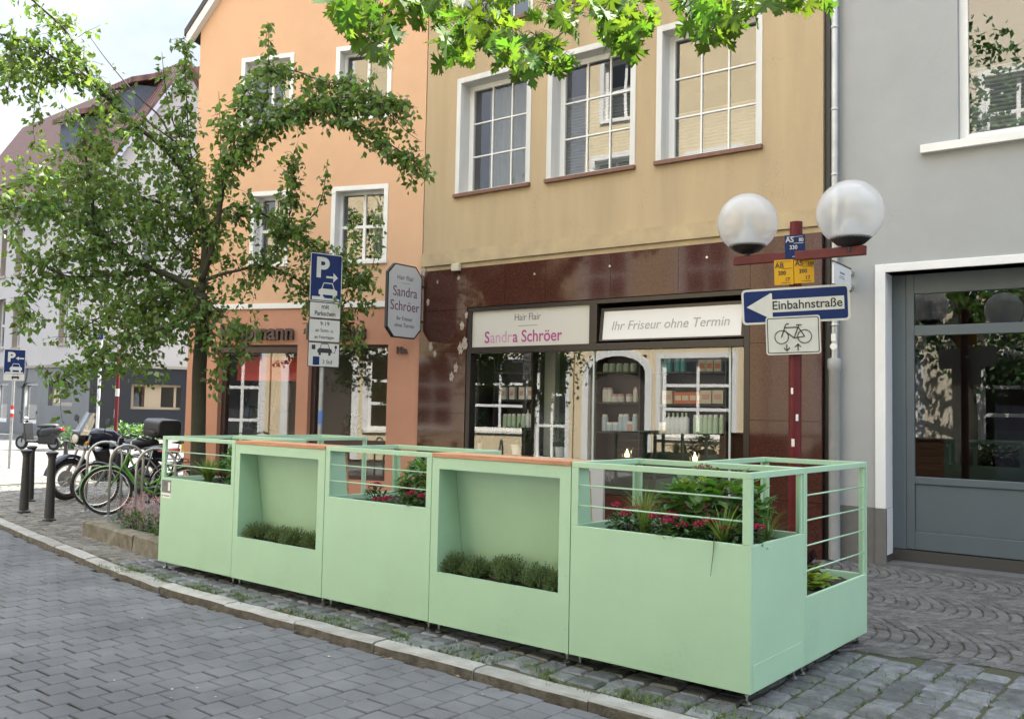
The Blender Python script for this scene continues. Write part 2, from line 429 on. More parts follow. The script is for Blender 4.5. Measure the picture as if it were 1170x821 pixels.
struct(m.build('fallen_petals', mat('dry petal', (.45,.43,.37), rough=.8)), 'stuff')

m = MB(); cols = []
for k in range(150):   # dry leaves gathered along the kerb and under the planters
    x = rnd.uniform(-10,1.2); on = rnd.random() < .45
    y = ky(x)-abs(rnd.gauss(0,.10))-.015 if on else ky(x)+.16+abs(rnd.gauss(0,.25)); z = ZR+.006 if on else .008
    a = rnd.uniform(0,6.28); s_ = rnd.uniform(.010,.024); d = V(math.cos(a),math.sin(a),rnd.uniform(-.1,.25)); q = V(-d.y,d.x,rnd.uniform(-.3,.3)); p = V(x,y,z)
    m.add([p-d*s_, p+q*s_*.5+V(0,0,.004), p+d*s_, p-q*s_*.5+V(0,0,.003)], [(0,1,2),(0,2,3)])
struct(m.build('dry_leaves', mat('dry leaf', (.17,.11,.05), rough=.8, island=.5)), 'stuff')

# ------------------------------------------------------------------ parklet modules
ZB, ZP, ZT, ZP2 = .0725, .867, 1.2606, .4777
X0, X1, X2, X3, X4, X5 = -6.024, -4.817, -3.591, -2.416, -1.203, 0.0
Y1, Y2 = .775, 1.926
GAP = .003
def foot(parent, x, y):
    m = MB(); m.lathe([(.026,0),(.026,.006),(.012,.016),(.007,.02),(.007,ZB+.004)], 12, (x,y,.004)); m.lathe([(.012,.045),(.012,.053)], 6, (x,y,0))
    return m.build('foot', STEEL, parent, smooth='auto')
def screw(parent, x, y, z, nx=0):
    m = MB()
    if nx: m.lathe([(.0045,0),(.0045,.002),(.003,.003)], 8, (x,y,z), 'x')
    else: m.lathe([(.003,-.003),(.0045,-.002),(.0045,0)], 8, (x,y,z), 'y')
    return m.build('screw', STEEL, parent)
def open_box(parent, w, d, zp, name='body'):
    m = MB(); t = .022; g = GAP
    m.box(g,w-g,0,t,ZB,zp); m.box(g,w-g,d-t,d,ZB,zp)
    m.box(g,g+t,t,d-t,ZB,zp-.0006); m.box(w-g-t,w-g,t,d-t,ZB,zp-.0006); m.box(g+t,w-g-t,t,d-t,ZB,ZB+.02)
    return m.build(name, MINT, parent, bevel=.003)
def soil(parent, x0, x1, y0, y1, z, name='soil'):
    m = MB(); n = 14; k = 8; pts = []
    for i in range(n+1):
        for j in range(k+1): pts.append((x0+(x1-x0)*i/n, y0+(y1-y0)*j/k, z+rnd.uniform(-.018,.018)))
    m.add(pts, [(i*(k+1)+j,(i+1)*(k+1)+j,(i+1)*(k+1)+j+1,i*(k+1)+j+1) for i in range(n) for j in range(k)])
    return m.build(name, SOIL, parent)
def frame_of(parent, w, d, zp):
    m = MB(); g = GAP; pw, pt, rh = .052, .022, .035
    for sx in (0,1):
        for sy in (0,1):
            xa = g if not sx else w-g-pw; ya = 0.0 if not sy else d-pt
            m.box(xa,xa+pw,ya,ya+pt,zp+.0005,ZT-rh)
            # flange of the angle post along the side
            xs_ = g if not sx else w-g-pt
            yb = pt if not sy else d-pt-.028
            m.box(xs_,xs_+pt*.6,yb,yb+.028,zp+.0005,ZT-rh)
    m.box(g,w-g,0,.036,ZT-rh,ZT); m.box(g,w-g,d-.036,d,ZT-rh,ZT)
    m.box(g,g+.036,.036,d-.036,ZT-rh,ZT-.0007); m.box(w-g-.036,w-g,.036,d-.036,ZT-rh,ZT-.0007)
    return m.build('frame', MINT, parent, bevel=.0025)
def rod(parent, a, b):
    m = MB(); m.tube([a,b], .0052, 8); return m.build('rod', MINT, parent, smooth=True)
def planter(label, x0, x1, y0, y1, zp, front=True, left=False, right=False, rods=2):
    t = thing('metal_planter', label, 'planter', (x0,y0,0), group='mint green parklet planters')
    w, d = x1-x0, y1-y0
    open_box(t, w, d, zp); soil(t, .028, w-.028, .024, d-.024, zp-.05); frame_of(t, w, d, zp)
    for k in range(rods):
        z = ZT-.017-(k+1)*(ZT-.017-zp)/(rods+1)
        if front: rod(t, (.05,.012,z), (w-.05,.012,z))
        if right: rod(t, (w-.014,.03,z), (w-.014,d-.03,z))
        if left: rod(t, (.014,.03,z), (.014,d-.03,z))
    for x in (.05,w-.05):
        for y in (.06,d-.06): foot(t, x, y)
    return t
PL_A = planter('mint planter at the far street corner with a small sticker on its front', X0, X1, 0, Y1, ZP)
PL_C = planter('mint planter box standing between the two bench modules', X2, X3, 0, Y1, ZP)
PL_E = planter('tall mint planter box at the near street corner with leafy hydrangea', X4, X5, 0, Y1, ZP)
PL_F = planter('low mint planter box with four side rods beside the red lamp post', -.78, 0, Y1+.004, Y2, ZP2, front=False, right=True, rods=4)
PL_G = planter('low mint planter box at the far end near the orange house', X0, -5.25, Y1+.004, Y2, ZP2, front=False, left=True, rods=4)
# access panel, screws, sticker
w = X5-X4
m = MB(); ap = [(.03,.035),(Y1-.03,.035),(Y1-.03,.20),(Y1-.036,.213),(Y1-.05,.219),(.03,.219)]
m.prism([(u, ZB+v*.78-.02) for u,v in ap], 0, .0022, lambda u,v,q: (w-GAP+q,u,v)); m.build('access_panel', MINT, PL_E, bevel=.0008)
for y, z in ((.02,.15),(Y1-.02,.18),(Y1-.02,.62)): screw(PL_E, w-GAP+.0005, y, z, 1)
m = MB(); m.box(.025,.185,-.0012,0,.725,.845); st = m.build('sticker', mat('grey printed sticker', (.13,.135,.14), rough=.4), PL_A)
m = MB(); m.box(.025,.185,-.002,-.0013,.675,.724); m.box(.135,.172,-.002,-.0013,.745,.825); m.build('white_field', WHITE, st)
m = MB(); m.box(.062,.110,-.0026,-.0021,.82,.824); m.box(.062,.110,-.0026,-.0021,.808,.812); m.box(.062,.110,-.0026,-.0021,.796,.80); m.box(.035,.048,-.0026,-.0021,.690,.703); m.box(.065,.165,-.0026,-.0021,.692,.700); m.build('print', DARKMET, st)

def bench(label, x0, x1):
    t = thing('planter_bench', label, 'bench', (x0,0,0), group='mint green benches with planted niches')
    w = x1-x0; g = GAP; nx0, nx1, nz0, nz1 = .072, w-.088, .431, 1.152; zt = 1.231; th = .022
    m = MB()   # front plate with the niche opening
    m.box(g,w-g,0,th,ZB,nz0); m.box(g,nx0,0,th,nz0,nz1); m.box(nx1,w-g,0,th,nz0,nz1); m.box(g,w-g,0,th,nz1,zt)
    m.build('front_panel', MINT, t)
    m = MB()   # niche lining: slanted back, cheeks, top
    yt, yb = .172, .285
    m.quad((nx0,yb,nz0-.05),(nx1,yb,nz0-.05),(nx1,yt,nz1+.002),(nx0,yt,nz1+.002))
    for x in (nx0-.002, nx1+.002): m.quad((x,th,nz0-.05),(x,yb,nz0-.05),(x,yt,nz1+.002),(x,th,nz1+.002))
    m.quad((nx0,th,nz1+.001),(nx1,th,nz1+.001),(nx1,yt,nz1+.001),(nx0,yt,nz1+.001))
    m.build('niche', MINT, t)
    m = MB()   # tapered side cheeks and seat box
    for xa in (g, w-g-.014):
        m.hexa([(xa,th,ZB),(xa+.014,th,ZB),(xa+.014,.33,ZB),(xa,.33,ZB)], [(xa,th,zt-.001),(xa+.014,th,zt-.001),(xa+.014,.20,zt-.001),(xa,.20,zt-.001)])
        m.box(xa,xa+.014,.33,.80,ZB,.40)
    m.box(g+.014,w-g-.014,.786,.80,ZB,.40); m.build('body', MINT, t, bevel=.002)
    soil(t, nx0, nx1, .026, .275, nz0-.02)
    m = MB(); m.box(g+.001,w-g-.001,-.006,.235,zt+.0015,zt+.030); m.build('top_board', WOOD, t, bevel=.003)
    m = MB(); n = 6
    for k in range(n):
        z0 = .50+k*.118; y0 = .325-(z0-.07)*.107
        m.hexa([(.02,y0+.004,z0),(w-.02,y0+.004,z0),(w-.02,y0+.036,z0),(.02,y0+.036,z0)], [(.02,y0-.006,z0+.105),(w-.02,y0-.006,z0+.105),(w-.02,y0+.026,z0+.105),(.02,y0+.026,z0+.105)])
    m.build('backrest', WOOD, t, bevel=.002)
    m = MB()
    for k in range(5): m.box(.01,w-.01,.345+k*.093,.43+k*.093,.402,.432)
    m.build('seat', WOOD, t, bevel=.002)
    for z in (.22,.55,1.0):
        screw(t, .025, -.0004, z); screw(t, w-.03, -.0004, z)
    for x in (.3,w-.35): screw(t, x, -.0004, zt-.03)
    for x in (.05,w-.05):
        for y in (.06,Y1-.06): foot(t, x, y)
    return t
BE_B = bench('mint bench module with planted niche and wooden top, farther from the camera', X1, X2)
BE_D = bench('mint bench module with planted niche and wooden top, nearest the camera', X3, X4)

t = thing('added_deck', 'added unseen larch deck blocking light under the mint parklet boxes', 'deck', (0,0,0)); m = MB()  # unseen deck, added to keep light out of the gap under the boxes
for k in range(8): m.box(-5.24,-.79,.79+k*.142,.925+k*.142,.075,.10)
m.build('boards', WOOD, t, bevel=.003); m = MB(); m.box(-5.24,-.79,.785,.83,.002,.074); m.box(-5.24,-.79,1.86,1.905,.002,.074); m.build('joists', DARKMET, t)
# ------------------------------------------------------------------ plants
def leafquad(mb, p, d, up, L, W, fold=.15):
    d = d.normalized(); s = d.cross(up)
    if s.length < 1e-3: s = d.orthogonal()
    s.normalize(); n = s.cross(d)
    a = p; b = p+d*L*.45+s*W*.5+n*L*fold*.6; c = p+d*L; e = p+d*L*.45-s*W*.5+n*L*fold*.6; mid = p+d*L*.5
    mb.add([a,b,c,e,mid], [(0,1,4),(1,2,4),(2,3,4),(3,0,4)])
def rv(r): return V(r.gauss(0,1), r.gauss(0,1), r.gauss(0,1)).normalized()
def blade(mb, p, dirh, h, bend, w, n=4):
    side = V(-dirh.y, dirh.x, 0)*w; vs = []
    for i in range(n+1):
        t = i/n; q = p+dirh*(bend*t*t)+V(0,0,h*(t-.35*t*t*min(1.4,bend/h)))
        if i < n: vs += [q-side*(1-t*.85), q+side*(1-t*.85)]
        else: vs.append(q)
    fs = [(2*i,2*i+1,2*i+3,2*i+2) for i in range(n-1)]+[(2*n-2,2*n-1,2*n)]
    mb.add(vs, fs)
def grass_tuft(name, label, cat, loc, h, n, spread, m, group=None, w=.0035, seed=0):
    r = random.Random(seed); t = thing(name, label, cat, loc, group=group); mb = MB()
    for k in range(n):
        a = r.uniform(0,6.283); d = V(math.cos(a),math.sin(a),0); hh = h*r.uniform(.55,1.0)
        blade(mb, d*r.uniform(0,.025), d, hh, spread*r.uniform(.1,1)**1.3, w*r.uniform(.7,1.3))
    mb.build('foliage', m, t); return t
def flower_heads(t, pts, r, m, rs, name='blossom', n=70, pet=.014, flat=.55):
    for p in pts:
        mb = MB()
        for k in range(n):
            d = rv(rs); q = V(*p)+V(d.x*r, d.y*r, abs(d.z)*r*flat)
            e = rv(rs); e.z = abs(e.z)*.4+.3
            leafquad(mb, q, rv(rs), e, pet*rs.uniform(.7,1.3), pet*.9, .1)
        mb.build(name, m, t)
def leafy(name, label, cat, loc, rx, ry, rz, n, L, m, group=None, seed=0, flowers=(), fm=CRIMSON, fr=.03, stems=8, z0=0.0, droop=.2, wide=.6, fn=70):
    r = random.Random(seed); t = thing(name, label, cat, loc, group=group); mb = MB()
    for k in range(n):
        d = rv(r); u = r.uniform(.45,1)**.6
        p = V(d.x*rx*u, d.y*ry*u, z0+rz*(.5+.5*d.z*u)); o = V(d.x, d.y, d.z*.6+.1)
        dd = (o+rv(r)*.7); dd.z -= droop
        leafquad(mb, p, dd, V(0,0,1), L*r.uniform(.6,1.2), L*wide*r.uniform(.8,1.2), .12)
    mb.build('foliage', m, t)
    sb = MB()
    for k in range(stems):
        a = r.uniform(0,6.28); sb.tube([(0,0,0),(rx*.4*math.cos(a),ry*.4*math.sin(a),z0*.6+rz*.4),(rx*.7*math.cos(a),ry*.7*math.sin(a),z0+rz*.8)], [.004,.003,.002], 5)
    sb.build('stems', TWIG, t)
    flower_heads(t, flowers, fr, fm, r, n=fn)
    return t
def thyme(label, loc, rad, h, seed, group):
    r = random.Random(seed); t = thing('thyme_tuft', label, 'herb plant', loc, group=group); mb = MB()
    rad *= 1.0; h *= .98
    for k in range(420):
        d = rv(r); d.z = abs(d.z)*.9+.25; d.normalize(); L = r.uniform(.72,1.05)
        base = V(d.x*rad*.15, d.y*rad*.15, 0); tip = V(d.x*rad*L, d.y*rad*L, d.z*h*L)
        for q in range(9):
            u = .35+.65*q/8; p = base.lerp(tip, u); e = (d+rv(r)*.8)
            leafquad(mb, p, e, rv(r), r.uniform(.012,.019), .0065, .05)
    mb.build('foliage', SAGE, t); return t
G1 = 'thyme tufts in the bench niches'
for k, (x, y, rd, h, lab) in enumerate([(.20,.13,.16,.15,'dark thyme tuft at the left end of the far bench niche'),(.47,.16,.14,.14,'low thyme tuft second from left in the far bench niche'),(.70,.13,.15,.15,'rounded thyme tuft third from left in the far bench niche'),(.97,.14,.14,.145,'thyme tuft touching the right cheek of the far bench niche')]):
    thyme(lab, (X1+x,y,.41), rd, h, 20+k, G1)
for k, (x, y, rd, h, lab) in enumerate([(.14,.12,.12,.16,'thyme tuft at the left end of the near bench niche'),(.34,.13,.13,.15,'loose thyme tuft second from left in the near bench niche'),(.50,.20,.11,.17,'dark thyme tuft at the back of the near bench niche'),(.64,.12,.15,.20,'tallest thyme tuft in the middle of the near bench niche'),(.88,.13,.14,.17,'greyish thyme tuft right of the tallest one in the near niche'),(1.05,.10,.10,.14,'small thyme tuft at the right corner of the near bench niche')]):
    thyme(lab, (X3+x,y,.41), rd, h, 40+k, G1)
ZS = ZP-.05
GF = 'red flowers in the planters'
# planter E (near corner)
def fl(r, n, w, d, z): return [(r.uniform(-w,w), r.uniform(-d,d), z*r.uniform(.75,1.1)) for _ in range(n)]
q = random.Random(5)
leafy('flowering_plant', 'crimson flowering plant at the left end of the near corner planter', 'flower', (X4+.30,.22,ZS), .14,.11,.13, 230,.055, DGREEN, GF, 1, fl(q,6,.11,.08,.16))
leafy('flowering_plant', 'broad crimson flowering plant in the middle of the near corner planter', 'flower', (X4+.70,.13,ZS), .21,.10,.13, 330,.055, DGREEN, GF, 2, fl(q,13,.19,.08,.15))
leafy('flowering_plant', 'crimson flowering plant by the corner post of the near planter', 'flower', (X4+1.08,.16,ZS), .11,.10,.13, 200,.055, DGREEN, GF, 3, fl(q,6,.08,.08,.14))
leafy('hydrangea', 'big leafy hydrangea with lime buds in the near corner planter', 'shrub', (X4+.74,.45,ZS), .34,.24,.37, 470,.11, GREEN, None, 4,
      [(-.12,-.12,.34),(.02,-.16,.36),(.14,-.13,.33),(.24,-.05,.32)], LGREEN, .035, 12, .02, .25, .72)
leafy('sedum', 'brown flower head plant rising behind the hydrangea in the near planter', 'flower', (X4+.63,.56,ZS), .10,.09,.33, 70,.06, DGREEN, None, 6, [(0,0,.41),(.05,.02,.39),(-.06,.02,.385)], RUSTP, .055)
GG = 'ornamental grass tufts in the planters'
grass_tuft('ornamental_grass', 'bright grass tuft left of the hydrangea in the near planter', 'grass plant', (X4+.44,.16,ZS), .38, 110, .26, GRASSM, GG, seed=1)
grass_tuft('ornamental_grass', 'pale grass tuft at the back left of the near planter', 'grass plant', (X4+.24,.50,ZS), .36, 80, .24, GRASSM, GG, seed=2)
grass_tuft('ornamental_grass', 'striped wide blade grass in front of the hydrangea near the corner post', 'grass plant', (X4+.99,.09,ZS), .32, 44, .26, GRASSM, GG, w=.007, seed=3)
grass_tuft('ornamental_grass', 'wispy grass tuft leaning out at the right side of the near planter', 'grass plant', (X4+1.10,.42,ZS), .32, 70, .22, GRASSM, GG, seed=4)
m = MB(); a0 = V(X4+.985,-.006,ZP+.02); m.tube([V(X4+.98,.06,ZS+.05),V(X4+.985,.01,ZP+.035),a0,V(X4+.98,-.012,ZP-.08),V(X4+.965,-.010,ZP-.19)], [.003,.003,.003,.002,.001], 5)
tag(m.build('grass_stalk', TWIG), 'thin dark grass stalk hanging down over the near planter front', 'grass stalk')
# planter C
leafy('flowering_plant', 'crimson flowering plant at the left of the middle planter', 'flower', (X2+.34,.26,ZS), .10,.10,.13, 120,.05, DGREEN, GF, 7, fl(q,4,.06,.06,.14))
leafy('flowering_plant', 'small crimson flowering plant at the centre front of the middle planter', 'flower', (X2+.58,.10,ZS), .08,.07,.06, 80,.045, DGREEN, GF, 8, fl(q,3,.06,.04,.07))
leafy('flowering_plant', 'large crimson flowering plant at the right of the middle planter', 'flower', (X2+.92,.12,ZS), .19,.09,.12, 220,.05, DGREEN, GF, 9, fl(q,10,.18,.08,.13))
leafy('leafy_shrub', 'broad leaved green shrub filling the middle planter', 'shrub', (X2+.82,.40,ZS), .31,.2,.36, 330,.115, GREEN, None, 10, stems=10, droop=.3)
grass_tuft('ornamental_grass', 'fine grass tuft in the middle planter', 'grass plant', (X2+.55,.36,ZS), .34, 120, .24, GRASSM, GG, w=.006, seed=5)
# planter A
leafy('flowering_plant', 'crimson flowering plant in the far street corner planter', 'flower', (X0+.82,.16,ZS), .12,.09,.10, 120,.05, DGREEN, GF, 12, fl(q,4,.10,.06,.12))
leafy('leafy_shrub', 'dark leafy shrub at the right of the far street corner planter', 'shrub', (X0+.92,.30,ZS), .24,.2,.36, 330,.11, GREEN, None, 13)
grass_tuft('ornamental_grass', 'dense grass tuft in the far street corner planter', 'grass plant', (X0+.40,.26,ZS), .32, 190, .30, GRASSM, GG, w=.008, seed=6)
grass_tuft('ornamental_grass', 'low grass tuft at the back of the far street corner planter', 'grass plant', (X0+.62,.40,ZS), .30, 120, .24, GRASSM, GG, w=.008, seed=7)
# planters F and G
zf = ZP2-.05
leafy('heuchera', 'lime leaved plant in the low near planter', 'plant', (-.30,Y1+.62,zf), .17,.17,.09, 90,.13, LGREEN, None, 14, stems=4, wide=.8)
leafy('heuchera', 'purple leaved plant in the low near planter', 'plant', (-.40,Y1+.84,zf), .15,.15,.16, 90,.11, mat('purple leaf', (.035,.012,.016), rough=.5, island=.3), None, 15, stems=4, wide=.8)
leafy('leafy_shrub', 'green plant in the low far planter by the orange house', 'plant', (X0+.4,Y1+.5,zf), .2,.25,.3, 150,.09, GREEN, None, 16)
# stone bordered flower bed left of the parklet
GRAN = mat('rough granite block', (.27,.235,.175), rough=.9, var=.45, vscale=9, bump=.9, bscale=35, col2=(.12,.095,.06))
GRANT = mat('granite block', (.215,.20,.165), rough=.9, var=.4, vscale=7, bump=.8, bscale=45, col2=(.10,.088,.058))
def block(a, b, th, h, label):
    a, b = V(*a,0), V(*b,0); d = (b-a).normalized(); nrm = V(-d.y,d.x,0); m = MB(); n = 7; prev = None
    L = (b-a).length
    for k in range(n+1):
        p = a+d*L*k/n; r1 = lambda s_: rnd.uniform(-s_,s_)
        sec = [p+V(0,0,-.02)+nrm*r1(.012), p+V(0,0,h-.02)+nrm*r1(.010), p+nrm*.02+V(0,0,h+r1(.006)), p+nrm*th+V(0,0,h+r1(.006)), p+nrm*(th+.01)]
        o = len(m.v); m.add(sec, [])
        if prev is not None:
            for j in range(4): m.f.append([prev+j,o+j,o+j+1,prev+j+1]); m.m.append(0)
        else: m.f.append([o+4,o+3,o+2,o+1,o]); m.m.append(0)
        prev = o
    m.f.append([prev+j for j in range(5)]); m.m.append(0)
    tag(m.build('granite_block', GRANT), label, 'stone block', 'granite blocks edging the flower bed')
block((-8.56,.50), (-7.14,.345), .17, .175, 'longer rough granite block edging the flower bed, farther left')
block((-7.12,.34), (-6.42,.262), .17, .18, 'shorter rough granite block touching the end of the parklet')
m = MB()
pts = []; n, k = 16, 10
for i in range(n+1):
    for j in range(k+1):
        x = -8.45+2.1*i/n; y = .52-.155*i/n+.1+1.4*j/k; pts.append((x,y,.09+rnd.uniform(-.015,.015) if 0 < i < n and j < k else .02))
m.add(pts, [(i*(k+1)+j,(i+1)*(k+1)+j,(i+1)*(k+1)+j+1,i*(k+1)+j+1) for i in range(n) for j in range(k)])
struct(m.build('bed_soil', SOIL))
GP = 'pink flowering plants in the stone edged bed'
for k, (x, y, s_, lab) in enumerate([(-8.05,.78,.20,'low pink flowering plant at the left end of the stone edged bed'),(-7.65,.72,.23,'pink flowering plant behind the longer granite block'),(-7.25,.72,.26,'bushy pink flowering plant behind the joint of the granite blocks'),(-6.85,.66,.27,'pink flowering plant behind the shorter granite block'),(-6.55,.70,.27,'pink flowering plant against the parklet end'),(-7.45,1.15,.24,'tall pink flowering plant under the green bicycle'),(-6.95,1.10,.26,'pink flowering plant between tree and parklet')]):
    r = random.Random(60+k)
    pts = [(r.uniform(-s_,s_), r.uniform(-s_*.8,s_*.8), .36+r.uniform(-.12,.12)) for _ in range(19)]
    t = leafy('flowering_plant', lab, 'flower', (x,y,.08), s_,s_*.85,.26, 300,.055, GREEN if k % 2 else DGREEN, GP, 60+k)
    mb = MB()
    for p in pts:
        mb.tube([(p[0]*.6,p[1]*.6,.05),(p[0],p[1],p[2])], .002, 4)
        for _ in range(16):
            d = rv(r); leafquad(mb, V(*p)+d*.022, rv(r), V(0,0,1), .014, .011, .1)
    mb.build('blossom', mat('mauve petal', (.43,.27,.32), rough=.7, island=.35, trans=.15) if k == 0 else bpy.data.materials['mauve petal'], t)
# ------------------------------------------------------------------ buildings
def wall(mb, x0, x1, z0, z1, holes=(), y0=0.0, th=.3):
    xs = sorted({x0,x1,*[h[0] for h in holes],*[h[1] for h in holes]}); zs = sorted({z0,z1,*[h[2] for h in holes],*[h[3] for h in holes]})
    xs = [x for x in xs if x0 <= x <= x1]; zs = [z for z in zs if z0 <= z <= z1]
    for a, b in zip(xs, xs[1:]):
        for c, d in zip(zs, zs[1:]):
            mx, mz = (a+b)/2, (c+d)/2
            if any(h[0] < mx < h[1] and h[2] < mz < h[3] for h in holes): continue
            mb.quad((a,y0,c),(b,y0,c),(b,y0,d),(a,y0,d)); mb.quad((b,y0+th,c),(a,y0+th,c),(a,y0+th,d),(b,y0+th,d))
    for a, b, c, d in holes:
        mb.quad((a,y0,c),(a,y0,d),(a,y0+th,d),(a,y0+th,c)); mb.quad((b,y0,d),(b,y0,c),(b,y0+th,c),(b,y0+th,d))
        mb.quad((a,y0,d),(b,y0,d),(b,y0+th,d),(a,y0+th,d))
        if c > z0+1e-4: mb.quad((b,y0,c),(a,y0,c),(a,y0+th,c),(b,y0+th,c))
    mb.quad((x0,y0+th,z0),(x0,y0,z0),(x0,y0,z1),(x0,y0+th,z1)); mb.quad((x1,y0,z0),(x1,y0+th,z0),(x1,y0+th,z1),(x1,y0,z1))
    mb.quad((x0,y0,z1),(x1,y0,z1),(x1,y0+th,z1),(x0,y0+th,z1))
def shell(root, x0, x1, y0, y1, z1, floors, m=INTER, name='shell'):
    mb = MB()
    mb.box(x0,x0+.2,y0,y1,0,z1); mb.box(x1-.2,x1,y0,y1,0,z1); mb.box(x0+.2,x1-.2,y1-.2,y1,0,z1)
    for z in floors: mb.box(x0+.2,x1-.2,y0,y1-.2,z-.12,z+.12)
    return mb.build(name, m, root)
def window(root, x0, x1, z0, z1, dep, nx=2, nz=1, fw=.07, mw=.035, fm=None, glass=None, sill=None, surround=None, curtain=None, bars=None):
    fm = fm or OFFW; y = dep; m = MB()
    m.box(x0,x0+fw,y,y+.06,z0,z1); m.box(x1-fw,x1,y,y+.06,z0,z1); m.box(x0+fw,x1-fw,y,y+.06,z0,z0+fw); m.box(x0+fw,x1-fw,y,y+.06,z1-fw,z1)
    ax, bx, az, bz = x0+fw, x1-fw, z0+fw, z1-fw
    for k in range(1, nx):
        cx = ax+(bx-ax)*k/nx; m.box(cx-mw/2,cx+mw/2,y+.008,y+.05,az,bz)
    for k in range(1, nz):
        cz = az+(bz-az)*k/nz; m.box(ax,bx,y+.0095,y+.0485,cz-mw/2,cz+mw/2)
    w = m.build('window', fm, root, bevel=.004)
    g = MB(); g.quad((ax,y+.03,az),(bx,y+.03,az),(bx,y+.03,bz),(ax,y+.03,bz)); g.build('pane', glass or GLASS, w)
    if sill:
        m = MB(); sm, ov, pr, sh = sill; m.box(x0-ov,x1+ov,-pr,y+.0,z0-sh,z0-.002); m.build('sill', sm, w, bevel=.004)
    if surround:
        sm, sw, pr, bot = surround; m = MB()
        m.box(x0-sw,x0+.002,-pr,.01,z0 if not bot else z0-sw,z1+sw); m.box(x1-.002,x1+sw,-pr,.01,z0 if not bot else z0-sw,z1+sw); m.box(x0+.002,x1-.002,-pr,.01,z1-.002,z1+sw)
        if bot: m.box(x0+.002,x1-.002,-pr,.01,z0-sw,z0+.002)
        # lining of the reveal
        m.box(x0+.0006,x0+.012,-pr+.001,y,z0+.001,z1-.003); m.box(x1-.012,x1-.0006,-pr+.001,y,z0+.001,z1-.003); m.box(x0+.012,x1-.012,-pr+.001,y,z1-.014,z1-.003)
        m.build('surround', sm, w)
    if curtain:
        kind, a, b, c, d = curtain; m = MB()
        if kind == 'drape':
            n = 40; vs = []
            for i in range(n+1):
                t = i/n; x = a+(b-a)*t; vs += [(x, y+.14+.022*math.sin(t*38)+.01*math.sin(t*91), c), (x+.02*math.sin(t*9), y+.13+.014*math.sin(t*38+.5), d)]
            m.add(vs, [(2*i,2*i+2,2*i+3,2*i+1) for i in range(n)]); m.build('curtain', CURT, w, smooth=True)
        else:
            n = int((d-c)/.022); vs = []
            for i in range(n+1): vs += [(a,y+.09+(.007 if i % 2 else -.007),c+(d-c)*i/n),(b,y+.09+(.007 if i % 2 else -.007),c+(d-c)*i/n)]
            m.add(vs, [(2*i,2*i+1,2*i+3,2*i+2) for i in range(n)]); m.box(a,b,y+.08,y+.10,d,d+.02); m.build('blind', BLIND, w)
    return w

ANG = R(2.5)
# ---- tan house -------------------------------------------------------
TAN = mat('ochre render', (.455,.35,.21), specks=.16, rough=.88, var=.10, vscale=2.2, bump=.5, bscale=140, col2=(.38,.29,.175), streak=True, detail=6)
TANB = mat('ochre band render', (.46,.36,.21), rough=.88, var=.14, vscale=3.0, bump=.2, bscale=140, col2=(.35,.27,.17))
SURR = mat('white painted surround', (.60,.60,.575), rough=.7, var=.12, vscale=5, streak=True)
SILLB = mat('brown sill tile', (.16,.075,.05), rough=.5, var=.2, vscale=20)
GRANR = granite_mat('red brown granite', (.040,.016,.0125), (.058,.020,.014), (.080,.030,.022), rough=.07, scale=110)
th_ = thing('shop_house', 'ochre rendered house with red brown granite hair salon front', 'building', (-1.05,5.38,0), ANG)
tl = lambda px, py, y=0.0: Vector((lambda P: ((P.x+1.05)*math.cos(ANG)+(P.y-5.38)*math.sin(ANG), -(P.x+1.05)*math.sin(ANG)+(P.y-5.38)*math.cos(ANG), P.z))(atplane(px,py,V(-1.05-math.sin(ANG)*y,5.38+math.cos(ANG)*y,0),V(-math.sin(ANG),math.cos(ANG),0))))
W1 = [(-5.92,-4.68),(-4.27,-3.01),(-2.58,-1.31)]
HT = 11.7
holes = [(a,b,4.77,6.46) for a, b in W1]+[(a,b,7.22,8.9) for a, b in W1]+[(a,b,9.7,11.2) for a, b in W1]
m = MB(); wall(m, -6.6, -.53, 3.93, HT, holes); m.build('wall', TAN, th_)
m = MB(); wall(m, -6.6, -.53, 3.725, 3.926, (), -.035, .3); m.build('band', TANB, th_, bevel=.006)
m = MB(); m.box(-6.6,-.53,-.004,.3,3.655,3.722); m.build('plinth_strip', TANB, th_)
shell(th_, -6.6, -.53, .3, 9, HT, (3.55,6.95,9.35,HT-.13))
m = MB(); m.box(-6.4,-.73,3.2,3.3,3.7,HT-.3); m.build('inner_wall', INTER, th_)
m = MB()
m.hexa([(-6.65,-.35,HT),(-.5,-.35,HT),(-.5,9,HT),(-6.65,9,HT)], [(-6.65,3.9,HT+2.9),(-.5,3.9,HT+2.9),(-.5,4.6,HT+2.9),(-6.65,4.6,HT+2.9)])
ROOFT = mat('red roof tile', (.26,.085,.055), rough=.75, var=.35, vscale=7)
m.build('roof', ROOFT, th_)
curt = [('drape',-5.62,-4.75,4.84,6.40),('blind',-4.2,-3.08,4.85,5.95),('blind',-2.5,-1.38,4.85,5.42)]
for k, (a, b) in enumerate(W1):
    for r_, (z0, z1) in enumerate(((4.77,6.46),(7.22,8.9),(9.7,11.2))):
        window(th_, a, b, z0, z1, .21, 3, 3, .085, .022, sill=(SILLB,.075,.055,.055), surround=(SURR,.065,.012,False), curtain=curt[k] if r_ == 0 else None)
